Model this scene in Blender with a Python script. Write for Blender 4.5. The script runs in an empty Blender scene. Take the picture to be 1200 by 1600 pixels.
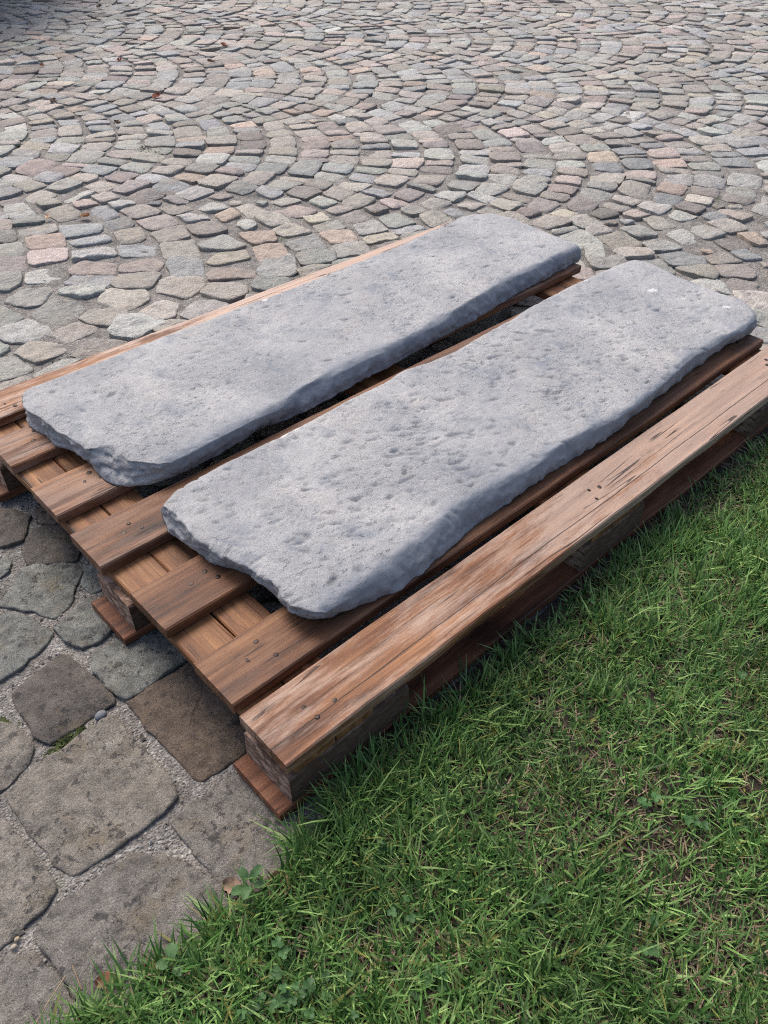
import bpy, math, random
import numpy as np
from mathutils import Vector, Matrix

random.seed(7)
RNG = np.random.default_rng(11)
S = bpy.context.scene
COL = S.collection

# ------------------------------------------------------------------ camera
cam_d = bpy.data.cameras.new("camera")
cam = bpy.data.objects.new("camera", cam_d)
COL.objects.link(cam)
S.camera = cam
cam_d.sensor_fit = 'VERTICAL'
cam_d.sensor_height = 36.0
cam_d.lens = 1249.685 / 1600.0 * 36.0
YAW, PITCH = math.radians(47.0268), math.radians(40.9063)
fwd = Vector((math.cos(YAW) * math.cos(PITCH), math.sin(YAW) * math.cos(PITCH), -math.sin(PITCH)))
rgt = Vector((math.sin(YAW), -math.cos(YAW), 0.0))
upv = rgt.cross(fwd)
cam.matrix_world = Matrix(((rgt.x, upv.x, -fwd.x, -0.34425), (rgt.y, upv.y, -fwd.y, -0.58639),
                           (rgt.z, upv.z, -fwd.z, 1.22855), (0, 0, 0, 1)))
cam_d.clip_start = 0.02
cam_d.clip_end = 500
cam_d.dof.use_dof = True
cam_d.dof.focus_distance = 1.55
cam_d.dof.aperture_fstop = 18

# ------------------------------------------------------------------ sky, sun, exposure
SUN_EL, SUN_AZ = math.radians(54), math.radians(12)      # azimuth clockwise from +Y
world = bpy.data.worlds.new("World")
S.world = world
world.use_nodes = True
wn = world.node_tree.nodes
sky = wn.new("ShaderNodeTexSky")
sky.sky_type = 'NISHITA'
sky.sun_disc = False
sky.sun_elevation = SUN_EL
sky.sun_rotation = SUN_AZ
sky.air_density = 1.0
sky.dust_density = 4.0
sky.ozone_density = 1.0
bg = wn["Background"]
bg.inputs[1].default_value = 0.112
world.node_tree.links.new(sky.outputs[0], bg.inputs[0])
sun_d = bpy.data.lights.new("sun", 'SUN')
sun_d.energy = 1.35
sun_d.angle = math.radians(28)
sun_d.color = (1.0, 0.95, 0.88)
sun = bpy.data.objects.new("sun", sun_d)
COL.objects.link(sun)
sdir = Vector((math.sin(SUN_AZ) * math.cos(SUN_EL), math.cos(SUN_AZ) * math.cos(SUN_EL), math.sin(SUN_EL)))
sun.rotation_euler = (-sdir).to_track_quat('-Z', 'Y').to_euler()
sun.location = sdir * 20
S.view_settings.view_transform = 'Standard'
S.cycles.use_denoising = False
S.cycles.filter_width = 1.1
S.view_settings.look = 'None'
S.view_settings.gamma = 1.0
S.view_settings.use_curve_mapping = False
S.view_settings.exposure = 1.02

# ------------------------------------------------------------------ measured outlines, in metres on the ground or slab plane
STONES = [(1,'b',[(-0.326,0.354),(-0.265,0.371),(-0.125,0.377),(-0.121,0.342),(-0.118,0.263),(-0.113,0.185),(-0.123,0.165),(-0.157,0.153),(-0.196,0.152),(-0.261,0.152),(-0.309,0.159),(-0.316,0.18),(-0.32,0.218),(-0.328,0.269)]),
(1,'b',[(-0.404,0.35),(-0.367,0.338),(-0.35,0.315),(-0.347,0.275),(-0.344,0.234),(-0.336,0.172),(-0.339,0.156),(-0.36,0.144),(-0.4,0.139),(-0.433,0.133),(-0.471,0.132),(-0.483,0.22)]),
(1,'m',[(-0.391,0.11),(-0.356,0.127),(-0.298,0.122),(-0.231,0.116),(-0.185,0.073),(-0.172,0.034),(-0.159,-0.004),(-0.158,-0.057),(-0.229,-0.088),(-0.31,-0.085),(-0.381,-0.056),(-0.385,0.027)]),
(1,'m',[(-0.514,0.111),(-0.442,0.111),(-0.406,0.092),(-0.397,0.035),(-0.393,-0.015),(-0.39,-0.073),(-0.479,-0.054),(-0.525,0.038)]),
(1,'m',[(-0.152,0.125),(-0.088,0.128),(-0.017,0.12),(0.002,0.106),(-0.003,-0.023),(-0.041,-0.046),(-0.113,-0.06),(-0.148,-0.018)]),
(1,'r',[(-0.087,0.383),(-0.02,0.38),(0.049,0.378),(0.048,0.279),(0.041,0.182),(0.022,0.155),(-0.03,0.155),(-0.07,0.157),(-0.08,0.171),(-0.084,0.263)]),
(1,'g',[(-0.079,0.528),(0.036,0.518),(0.058,0.482),(0.05,0.398),(-0.014,0.391),(-0.083,0.392),(-0.093,0.417),(-0.097,0.485)]),
(1,'d',[(-0.234,0.542),(-0.131,0.574),(-0.117,0.554),(-0.106,0.467),(-0.1,0.414),(-0.111,0.404),(-0.19,0.402),(-0.233,0.4),(-0.241,0.427),(-0.237,0.482)]),
(1,'b',[(-0.338,0.491),(-0.28,0.494),(-0.261,0.482),(-0.256,0.423),(-0.27,0.397),(-0.307,0.377),(-0.33,0.376),(-0.361,0.379),(-0.368,0.442)]),
(1,'g',[(-0.247,0.755),(-0.171,0.749),(-0.146,0.73),(-0.128,0.694),(-0.116,0.633),(-0.151,0.616),(-0.197,0.599),(-0.236,0.596),(-0.281,0.606)]),
(1,'g',[(-0.104,0.639),(-0.064,0.654),(-0.015,0.668),(-0.004,0.634),(-0.02,0.566),(-0.053,0.555),(-0.087,0.561),(-0.1,0.596)]),
(1,'g',[(-0.153,0.778),(-0.096,0.836),(-0.071,0.845),(-0.024,0.828),(0.012,0.787),(0.011,0.758),(-0.017,0.729),(-0.049,0.691),(-0.093,0.672),(-0.115,0.728)]),
(1,'d',[(-0.052,0.902),(-0.005,0.962),(0.031,0.944),(0.053,0.908),(0.04,0.824),(0.021,0.799),(-0.004,0.806),(-0.063,0.856)]),
(1,'d',[(-0.099,1.061),(-0.033,1.074),(-0.004,1.044),(0.006,1.004),(-0.038,0.943),(-0.07,0.946),(-0.083,0.956)]),
(1,'g',[(-0.138,0.927),(-0.099,0.918),(-0.087,0.895),(-0.103,0.869),(-0.123,0.862),(-0.148,0.869)]),
(1,'r',[(0.03,1.019),(0.059,1.017),(0.068,0.968),(0.042,0.939),(0.016,0.969)]),
(1,'g',[(0.023,0.763),(0.046,0.755),(0.042,0.705),(0.018,0.681),(-0.003,0.69),(-0.003,0.726)]),
(0,'g',[(0.43,2.119),(0.514,2.173),(0.593,2.113),(0.512,2.023),(0.466,2.033)]),
(0,'w',[(0.59,2.066),(0.638,2.072),(0.727,2.003),(0.705,1.96),(0.637,1.974)]),
(0,'b',[(0.66,1.905),(0.722,1.965),(0.811,1.867),(0.79,1.804),(0.7,1.788)]),
(0,'g',[(0.457,1.969),(0.544,2.02),(0.597,1.971),(0.603,1.898),(0.513,1.841),(0.467,1.896)]),
(0,'b',[(0.562,1.845),(0.618,1.871),(0.684,1.803),(0.68,1.761),(0.617,1.707),(0.572,1.774)]),
(0,'b',[(0.72,1.737),(0.825,1.785),(0.852,1.719),(0.791,1.645),(0.744,1.651)]),
(0,'g',[(0.394,2.079),(0.422,1.976),(0.4,1.958),(0.339,1.948),(0.33,2.011),(0.367,2.079)]),
(0,'w',[(0.333,1.935),(0.42,1.953),(0.452,1.874),(0.444,1.82),(0.359,1.806),(0.308,1.876)]),
(0,'b',[(0.441,1.799),(0.532,1.823),(0.567,1.754),(0.548,1.735),(0.463,1.72)]),
(0,'w',[(0.575,1.674),(0.653,1.748),(0.72,1.711),(0.75,1.62),(0.666,1.601),(0.619,1.586)]),
(0,'b',[(0.31,1.772),(0.381,1.797),(0.447,1.689),(0.437,1.676),(0.373,1.67),(0.329,1.657)]),
(0,'r',[(0.433,1.635),(0.511,1.675),(0.592,1.588),(0.474,1.586),(0.44,1.596)]),
(0,'g',[(0.257,1.756),(0.291,1.74),(0.301,1.641),(0.209,1.644),(0.205,1.709)]),
(0,'g',[(0.293,1.607),(0.386,1.625),(0.427,1.587),(0.357,1.567),(0.309,1.552)]),
(0,'g',[(0.275,1.838),(0.297,1.851),(0.302,1.807),(0.27,1.787)]),
(0,'b',[(0.203,1.63),(0.26,1.623),(0.284,1.595),(0.254,1.564),(0.174,1.561)]),
(0,'o',[(0.719,2.596),(0.84,2.538),(0.787,2.417),(0.68,2.475)]),
(0,'p',[(0.663,2.451),(0.782,2.401),(0.739,2.301),(0.617,2.338)]),
(0,'w',[(0.58,2.288),(0.722,2.259),(0.639,2.152),(0.544,2.215)]),
(0,'g',[(0.734,2.703),(0.861,2.665),(0.833,2.578),(0.71,2.626)]),
(0,'g',[(0.765,2.825),(0.869,2.8),(0.838,2.71),(0.743,2.752)]),
(0,'u',[(0.874,2.63),(0.994,2.53),(0.964,2.455),(0.827,2.485)]),
(0,'u',[(0.826,2.443),(0.952,2.401),(0.937,2.34),(0.823,2.384)]),
(0,'w',[(0.79,2.332),(0.921,2.292),(0.887,2.212),(0.754,2.267)]),
(0,'p',[(0.712,2.202),(0.775,2.239),(0.86,2.15),(0.798,2.067),(0.688,2.16)]),
(0,'b',[(0.893,2.814),(0.993,2.808),(0.991,2.662),(0.892,2.659)]),
(0,'u',[(1.047,2.707),(1.112,2.697),(1.098,2.55),(1.014,2.569)]),
(0,'u',[(1.005,2.531),(1.109,2.505),(1.084,2.423),(1.003,2.442)]),
(0,'b',[(1.001,2.421),(1.099,2.386),(1.048,2.268),(0.963,2.295)]),
(0,'u',[(0.937,2.267),(1.052,2.222),(1.015,2.113),(0.9,2.181)]),
(0,'p',[(0.875,2.126),(0.982,2.104),(0.984,2.034),(0.933,1.987),(0.828,2.057)]),
(0,'b',[(0.768,2.006),(0.827,2.049),(0.931,1.962),(0.834,1.874),(0.759,1.961)]),
(0,'v',[(0.569,2.489),(0.637,2.435),(0.588,2.318),(0.511,2.353),(0.505,2.452)]),
(0,'g',[(0.618,2.606),(0.684,2.576),(0.639,2.453),(0.572,2.496),(0.558,2.579)]),
(0,'g',[(0.664,2.713),(0.711,2.703),(0.683,2.609),(0.625,2.621),(0.617,2.692)]),
(0,'p',[(0.716,2.835),(0.748,2.817),(0.711,2.725),(0.677,2.745),(0.675,2.816)]),
(0,'g',[(0.505,2.34),(0.563,2.296),(0.527,2.23),(0.472,2.195),(0.454,2.22),(0.453,2.299)]),
(0,'r',[(1.122,2.457),(1.246,2.424),(1.218,2.298),(1.11,2.32)]),
(0,'r',[(1.095,2.3),(1.216,2.277),(1.177,2.148),(1.079,2.197)]),
(0,'b',[(1.067,2.177),(1.173,2.13),(1.121,1.994),(1.01,2.059)]),
(0,'u',[(0.988,2.001),(1.028,2.022),(1.089,1.946),(1.022,1.822),(0.94,1.89)]),
(0,'b',[(0.85,1.843),(0.92,1.9),(1.007,1.819),(0.979,1.757),(0.891,1.729)]),
(0,'r',[(1.129,2.607),(1.235,2.608),(1.241,2.465),(1.128,2.475)]),
(0,'r',[(1.267,2.515),(1.359,2.505),(1.368,2.421),(1.261,2.41)]),
(0,'d',[(1.243,2.286),(1.342,2.24),(1.332,2.113),(1.209,2.151)]),
(0,'g',[(1.17,2.07),(1.295,2.092),(1.296,1.953),(1.229,1.964),(1.158,2.03)]),
(0,'y',[(1.111,1.925),(1.173,1.966),(1.265,1.92),(1.233,1.85),(1.112,1.886)]),
(0,'p',[(1.057,1.844),(1.104,1.874),(1.202,1.783),(1.167,1.705),(1.032,1.786)]),
(0,'b',[(0.947,1.718),(1.021,1.77),(1.1,1.688),(1.056,1.617),(0.981,1.604)]),
(0,'g',[(0.81,1.622),(0.892,1.672),(0.956,1.644),(0.968,1.576),(0.818,1.577)]),
(0,'o',[(1.346,2.056),(1.383,2.043),(1.457,1.996),(1.408,1.911),(1.327,1.945)]),
(0,'o',[(1.32,1.93),(1.408,1.88),(1.364,1.768),(1.261,1.814)]),
(0,'w',[(1.197,1.732),(1.266,1.781),(1.352,1.729),(1.278,1.62),(1.188,1.685)]),
(0,'g',[(1.098,1.629),(1.16,1.676),(1.242,1.617),(1.227,1.578),(1.139,1.573)]),
(0,'w',[(1.421,1.857),(1.547,1.847),(1.519,1.745),(1.429,1.778)]),
(0,'g',[(1.381,1.732),(1.428,1.758),(1.493,1.667),(1.451,1.608),(1.343,1.661)]),
(0,'b',[(1.305,1.631),(1.373,1.633),(1.429,1.591),(1.276,1.568)]),
(0,'b',[(1.467,2.009),(1.564,2.01),(1.568,1.882),(1.464,1.923)]),
(0,'b',[(1.49,2.149),(1.585,2.145),(1.574,2.024),(1.482,2.04)]),
(0,'p',[(1.604,2.176),(1.705,2.17),(1.727,2.037),(1.615,2.044)]),
(0,'o',[(1.58,1.848),(1.684,1.795),(1.643,1.692),(1.556,1.732)]),
(0,'w',[(1.383,2.407),(1.474,2.424),(1.473,2.323),(1.386,2.33)]),
(0,'b',[(1.506,2.305),(1.567,2.299),(1.573,2.168),(1.476,2.174)]),
(0,'o',[(1.388,2.28),(1.47,2.289),(1.458,2.215),(1.375,2.209)]),
(0,'w',[(1.396,2.143),(1.457,2.18),(1.45,2.093),(1.383,2.065)]),
(0,'w',[(1.275,2.397),(1.343,2.37),(1.352,2.278),(1.262,2.28)]),
(0,'g',[(2.481,1.069),(2.574,1.035),(2.54,0.936),(2.457,0.975)]),
(0,'g',[(2.569,0.909),(2.668,0.907),(2.626,0.78),(2.547,0.817)]),
(0,'g',[(2.702,0.902),(2.769,0.867),(2.741,0.762),(2.646,0.787)]),
(0,'b',[(2.788,0.862),(2.889,0.836),(2.852,0.723),(2.76,0.756)]),
(0,'o',[(2.778,0.727),(2.844,0.691),(2.769,0.598),(2.724,0.628)]),
(0,'w',[(2.419,0.925),(2.521,0.891),(2.497,0.803),(2.394,0.851)]),
(0,'b',[(2.289,0.962),(2.337,0.953),(2.386,0.895),(2.352,0.832),(2.264,0.903)]),
(0,'u',[(2.375,0.823),(2.459,0.78),(2.462,0.696),(2.415,0.661),(2.318,0.74)]),
(0,'r',[(2.477,0.705),(2.564,0.67),(2.553,0.589),(2.46,0.642)]),
(0,'r',[(2.457,0.633),(2.525,0.559),(2.483,0.501),(2.444,0.495),(2.388,0.579)]),
(0,'r',[(2.323,0.525),(2.395,0.54),(2.416,0.459),(2.349,0.431),(2.303,0.503)]),
(0,'b',[(2.319,0.718),(2.408,0.657),(2.385,0.592),(2.321,0.578),(2.308,0.643)]),
(0,'g',[(2.24,1.067),(2.296,1.026),(2.192,0.936),(2.14,0.973)]),
(0,'d',[(2.655,0.753),(2.72,0.718),(2.684,0.629),(2.611,0.673)]),
(0,'u',[(2.605,0.655),(2.662,0.625),(2.631,0.55),(2.568,0.597)]),
(0,'b',[(2.399,1.171),(2.462,1.153),(2.451,1.083),(2.348,1.115)]),
(0,'b',[(2.648,1.075),(2.704,1.05),(2.678,0.938),(2.584,0.973)]),
(0,'p',[(2.946,0.91),(2.999,0.889),(2.995,0.778),(2.9,0.785)])]
SLAB1_NEAR_TOP = [(0.133,1.189),(0.109,1.132),(0.106,1.109),(0.119,1.062),(0.12,0.998),(0.128,0.951),(0.136,0.878),(0.155,0.866),(0.176,0.853),(0.18,0.843),(0.18,0.815),(0.184,0.78),(0.204,0.752),(0.224,0.724),(0.251,0.717)]
SLAB1_RIGHT_TOP = [(0.251,0.717),(0.289,0.713),(0.384,0.722),(0.479,0.726),(0.567,0.727),(0.644,0.751),(0.755,0.749),(0.86,0.754),(0.959,0.751),(1.103,0.756),(1.283,0.782),(1.473,0.805),(1.622,0.803),(1.814,0.804)]
SLAB1_FAR_TOP = [(1.814,0.804),(1.825,0.938),(1.84,1.115),(1.815,1.195),(1.753,1.228),(1.669,1.219)]
SLAB1_LEFT_TOP = [(0.133,1.189),(0.146,1.204),(0.182,1.205),(0.279,1.2),(0.42,1.199),(0.578,1.207),(0.748,1.205),(0.893,1.2),(1.061,1.202),(1.211,1.199),(1.375,1.199),(1.536,1.214),(1.669,1.219)]
SLAB1_NEAR_BOTTOM = [(0.104,1.135),(0.108,1.089),(0.117,1.049),(0.113,1.008),(0.137,0.962),(0.142,0.918),(0.136,0.854),(0.136,0.811),(0.141,0.788),(0.161,0.761),(0.199,0.737),(0.247,0.726)]
SLAB1_RIGHT_BOTTOM = [(0.247,0.726),(0.36,0.724),(0.499,0.745),(0.566,0.726),(0.672,0.73),(0.817,0.739),(0.951,0.741),(1.13,0.758),(1.251,0.762),(1.379,0.778),(1.478,0.79)]
SLAB2_NEAR_TOP = [(0.163,0.609),(0.161,0.592),(0.163,0.556),(0.157,0.512),(0.157,0.468),(0.165,0.429),(0.169,0.385),(0.177,0.355),(0.183,0.333),(0.189,0.299),(0.192,0.268),(0.183,0.24),(0.182,0.22),(0.19,0.193),(0.199,0.174),(0.217,0.166)]
SLAB2_RIGHT_TOP = [(0.217,0.166),(0.248,0.164),(0.296,0.163),(0.356,0.166),(0.428,0.172),(0.494,0.179),(0.575,0.188),(0.68,0.185),(0.805,0.179),(0.921,0.179),(1.04,0.168),(1.143,0.161),(1.255,0.17),(1.369,0.181),(1.464,0.191),(1.527,0.186),(1.6,0.187),(1.691,0.174),(1.78,0.186)]
SLAB2_FAR_TOP = [(1.78,0.186),(1.816,0.22),(1.844,0.264),(1.836,0.333),(1.848,0.474),(1.871,0.597),(1.855,0.638)]
SLAB2_LEFT_TOP = [(0.163,0.609),(0.194,0.622),(0.202,0.628),(0.248,0.631),(0.314,0.635),(0.385,0.636),(0.463,0.632),(0.55,0.635),(0.698,0.643),(0.798,0.639),(0.873,0.648),(0.944,0.632),(1.021,0.622),(1.115,0.63),(1.274,0.637),(1.362,0.654),(1.584,0.654),(1.768,0.648),(1.855,0.638)]
SLAB2_NEAR_BOTTOM = [(0.175,0.658),(0.149,0.579),(0.152,0.526),(0.162,0.474),(0.157,0.448),(0.18,0.407),(0.194,0.37),(0.2,0.326),(0.198,0.29),(0.194,0.255),(0.202,0.218),(0.214,0.198),(0.236,0.184)]
SLAB2_RIGHT_BOTTOM = [(0.236,0.184),(0.293,0.171),(0.368,0.149),(0.441,0.149),(0.529,0.161),(0.604,0.166),(0.671,0.171),(0.741,0.171),(0.83,0.177),(0.934,0.173),(1.09,0.166),(1.252,0.181),(1.342,0.184),(1.404,0.188),(1.485,0.194),(1.586,0.204),(1.681,0.201)]

# ------------------------------------------------------------------ noise and mesh helpers
def _hash(ix, iy, iz, seed):
    h = (ix * 374761393 + iy * 668265263 + iz * 2147483647 + seed * 1274126177) & 0xFFFFFFFF
    h = ((h ^ (h >> 13)) * 1274126177) & 0xFFFFFFFF
    h = h ^ (h >> 16)
    return (h & 0xFFFF) / 32767.5 - 1.0


def vnoise(P, seed=0):
    P = np.asarray(P, float)
    I = np.floor(P).astype(np.int64)
    F = P - I
    F = F * F * (3 - 2 * F)
    r = 0
    for dx in (0, 1):
        wx = F[:, 0] if dx else 1 - F[:, 0]
        for dy in (0, 1):
            wy = F[:, 1] if dy else 1 - F[:, 1]
            for dz in (0, 1):
                wz = F[:, 2] if dz else 1 - F[:, 2]
                r = r + wx * wy * wz * _hash(I[:, 0] + dx, I[:, 1] + dy, I[:, 2] + dz, seed)
    return r


def fbm(P, scale, octaves=4, seed=0, gain=0.5):
    P = np.asarray(P, float) * scale
    r, a = 0, 1.0
    for o in range(octaves):
        r = r + a * vnoise(P, seed + o * 17)
        P = P * 2.03 + 11.3
        a *= gain
    return r


def np_mesh(name, V, quads=None, tris=None, col=None, smooth=True):
    me = bpy.data.meshes.new(name)
    V = np.asarray(V, np.float32)
    nq = 0 if quads is None else len(quads)
    nt = 0 if tris is None else len(tris)
    loops = np.concatenate([np.asarray(quads, np.int32).ravel() if nq else np.zeros(0, np.int32),
                            np.asarray(tris, np.int32).ravel() if nt else np.zeros(0, np.int32)])
    starts = np.concatenate([np.arange(nq) * 4, nq * 4 + np.arange(nt) * 3]).astype(np.int32)
    totals = np.concatenate([np.full(nq, 4), np.full(nt, 3)]).astype(np.int32)
    me.vertices.add(len(V))
    me.vertices.foreach_set("co", V.ravel())
    me.loops.add(len(loops))
    me.loops.foreach_set("vertex_index", loops)
    me.polygons.add(nq + nt)
    me.polygons.foreach_set("loop_start", starts)
    me.polygons.foreach_set("loop_total", totals)
    me.polygons.foreach_set("use_smooth", np.full(nq + nt, smooth, bool))
    me.update(calc_edges=True)
    if col is not None:
        c = np.ones((len(V), 4), np.float32)
        c[:, :3] = col
        a = me.color_attributes.new("col", 'FLOAT_COLOR', 'POINT')
        a.data.foreach_set("color", c.ravel())
    me.validate()
    return me


def link(name, me, mat=None, parent=None, loc=None):
    o = bpy.data.objects.new(name, me)
    COL.objects.link(o)
    if mat is not None:
        me.materials.clear()
        me.materials.append(mat)
    if parent is not None:
        o.parent = parent
    if loc is not None:
        o.location = loc
    return o


def tag(o, label=None, cat=None, group=None, kind=None):
    if label: o["label"] = label
    if cat: o["category"] = cat
    if group: o["group"] = group
    if kind: o["kind"] = kind
    return o


# ------------------------------------------------------------------ material helpers
class NT:
    def __init__(self, name):
        self.m = bpy.data.materials.new(name)
        self.m.use_nodes = True
        self.t = self.m.node_tree
        self.b = self.t.nodes["Principled BSDF"]
        self.out = self.t.nodes["Material Output"]

    def n(self, typ, **kw):
        nd = self.t.nodes.new(typ)
        for k, v in kw.items():
            setattr(nd, k, v)
        return nd

    def l(self, a, b):
        self.t.links.new(a, b)

    def val(self, sock, v):
        if hasattr(v, "is_output") or isinstance(v, bpy.types.NodeSocket):
            self.l(v, sock)
        else:
            sock.default_value = v

    def noise(self, vec, scale, detail=4, rough=0.55, dist=0.0):
        nd = self.n("ShaderNodeTexNoise")
        self.l(vec, nd.inputs["Vector"])
        nd.inputs["Scale"].default_value = scale
        nd.inputs["Detail"].default_value = detail
        nd.inputs["Roughness"].default_value = rough
        nd.inputs["Distortion"].default_value = dist
        return nd.outputs["Fac"]

    def voro(self, vec, scale, feature='F1', out="Distance", rand=1.0):
        nd = self.n("ShaderNodeTexVoronoi", feature=feature)
        self.l(vec, nd.inputs["Vector"])
        nd.inputs["Scale"].default_value = scale
        nd.inputs["Randomness"].default_value = rand
        return nd.outputs[out]

    def ramp(self, fac, stops, interp='LINEAR'):
        nd = self.n("ShaderNodeValToRGB")
        cr = nd.color_ramp
        cr.interpolation = interp
        while len(cr.elements) < len(stops):
            cr.elements.new(0.5)
        for e, (p, c) in zip(cr.elements, stops):
            e.position = p
            e.color = (c, c, c, 1) if isinstance(c, (int, float)) else (*c, 1)
        self.l(fac, nd.inputs[0])
        return nd.outputs[0]

    def mix(self, fac, a, b, blend='MIX'):
        nd = self.n("ShaderNodeMix", data_type='RGBA', blend_type=blend)
        self.val(nd.inputs[0], fac)
        for s, v in ((nd.inputs[6], a), (nd.inputs[7], b)):
            if isinstance(v, tuple): s.default_value = (*v, 1)
            else: self.l(v, s)
        return nd.outputs[2]

    def math(self, op, a, b=0.0, clamp=False):
        nd = self.n("ShaderNodeMath", operation=op, use_clamp=clamp)
        self.val(nd.inputs[0], a)
        self.val(nd.inputs[1], b)
        return nd.outputs[0]

    def mapping(self, vec, scale=(1, 1, 1), loc=None, rot=(0, 0, 0)):
        nd = self.n("ShaderNodeMapping")
        self.l(vec, nd.inputs[0])
        nd.inputs["Scale"].default_value = scale
        nd.inputs["Rotation"].default_value = rot
        if loc is not None: self.val(nd.inputs["Location"], loc)
        return nd.outputs[0]

    def bump(self, h, strength, dist, normal=None):
        nd = self.n("ShaderNodeBump")
        self.l(h, nd.inputs["Height"])
        nd.inputs["Strength"].default_value = strength
        nd.inputs["Distance"].default_value = dist
        if normal is not None: self.l(normal, nd.inputs["Normal"])
        return nd.outputs[0]


def mat_cobble():
    k = NT("cobble_stone")
    pos = k.n("ShaderNodeNewGeometry").outputs["Position"]
    col = k.n("ShaderNodeAttribute", attribute_name="col").outputs["Color"]
    m1 = k.noise(pos, 26, 5, 0.65)
    m2 = k.noise(pos, 160, 4, 0.7)
    c = k.mix(1.0, col, k.ramp(m1, [(0.28, 0.70), (0.5, 1.0), (0.74, 1.22)]), 'MULTIPLY')
    c = k.mix(1.0, c, k.ramp(m2, [(0.3, 0.72), (0.5, 1.0), (0.72, 1.3)]), 'MULTIPLY')
    lay = k.noise(k.mapping(pos, (9, 22, 30), rot=(0, 0, 0.7)), 1.0, 4, 0.6, 0.6)
    c = k.mix(k.ramp(lay, [(0.60, 0.0), (0.68, 0.55)]), c, (0.10, 0.10, 0.105))
    dirt = k.noise(pos, 55, 6, 0.75)
    c = k.mix(k.ramp(dirt, [(0.60, 0.0), (0.70, 0.5)]), c, (0.055, 0.05, 0.045))
    tan = k.noise(pos, 7.0, 3, 0.6)
    c = k.mix(k.ramp(tan, [(0.52, 0.0), (0.75, 0.35)]), c, (0.30, 0.22, 0.15))
    k.l(c, k.b.inputs["Base Color"])
    k.b.inputs["Roughness"].default_value = 0.72
    k.b.inputs["Specular IOR Level"].default_value = 0.35
    h = k.math('ADD', k.math('MULTIPLY', k.noise(pos, 70, 6, 0.7), 1.0), k.math('MULTIPLY', lay, 0.8))
    h = k.math('ADD', h, k.math('MULTIPLY', k.noise(pos, 24, 3, 0.6), 1.2))
    nb = k.bump(h, 1.0, 0.009)
    k.l(nb, k.b.inputs["Normal"])
    return k.m


def mat_flag():
    k = NT("flag_stone")
    pos = k.n("ShaderNodeNewGeometry").outputs["Position"]
    col = k.n("ShaderNodeAttribute", attribute_name="col").outputs["Color"]
    m1 = k.noise(pos, 11, 6, 0.65)
    m2 = k.noise(pos, 420, 3, 0.8)
    m3 = k.noise(pos, 45, 5, 0.7)
    c = k.mix(1.0, col, k.ramp(m1, [(0.3, 0.74), (0.5, 1.0), (0.72, 1.2)]), 'MULTIPLY')
    c = k.mix(1.0, c, k.ramp(m3, [(0.32, 0.62), (0.5, 1.0), (0.68, 1.28)]), 'MULTIPLY')
    c = k.mix(1.0, c, k.ramp(m2, [(0.32, 0.55), (0.5, 1.0), (0.68, 1.5)]), 'MULTIPLY')
    ol = k.noise(pos, 9.0, 4, 0.7, 0.4)
    c = k.mix(k.ramp(ol, [(0.55, 0.0), (0.68, 0.5)]), c, (0.17, 0.125, 0.065))
    # black lichen spots of their own outline, gathered in drifts
    warp = k.noise(pos, 90, 3, 0.6)
    nd = k.n("ShaderNodeMix", data_type='VECTOR')
    vv = k.n("ShaderNodeVectorMath", operation='ADD')
    k.l(pos, vv.inputs[0])
    sc = k.n("ShaderNodeVectorMath", operation='SCALE')
    k.l(k.n("ShaderNodeTexNoise").outputs["Color"], sc.inputs[0])
    tn = sc.inputs[0].links[0].from_node
    k.l(pos, tn.inputs["Vector"]); tn.inputs["Scale"].default_value = 110; tn.inputs["Detail"].default_value = 3
    sc.inputs[3].default_value = 0.016
    k.l(sc.outputs[0], vv.inputs[1])
    wp = vv.outputs[0]
    sp = k.voro(wp, 42)
    big = k.noise(pos, 6.0, 3, 0.6)
    thr = k.math('SUBTRACT', k.math('MULTIPLY', big, 0.70), 0.06)
    spots = k.math('LESS_THAN', sp, thr)
    fine = k.ramp(k.noise(wp, 75, 5, 0.8), [(0.55, 0.0), (0.60, 1.0)])
    drift = k.ramp(k.noise(pos, 8.5, 3, 0.6), [(0.44, 0.12), (0.56, 1.0)])
    mask = k.math('MAXIMUM', k.math('MULTIPLY', k.math('MULTIPLY', spots, k.ramp(k.noise(pos, 27, 2), [(0.51, 0.0), (0.57, 1.0)])), 0.75), k.math('MULTIPLY', fine, drift))
    c = k.mix(k.math('MULTIPLY', mask, 0.92), c, (0.036, 0.034, 0.034))
    k.l(c, k.b.inputs["Base Color"])
    k.b.inputs["Roughness"].default_value = 0.8
    k.b.inputs["Specular IOR Level"].default_value = 0.3
    h = k.math('ADD', k.noise(pos, 60, 6, 0.75), k.math('MULTIPLY', m2, 0.35))
    h = k.math('ADD', h, k.math('MULTIPLY', k.noise(pos, 190, 4, 0.8), 0.6))
    k.l(k.bump(h, 0.95, 0.006), k.b.inputs["Normal"])
    return k.m


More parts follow.
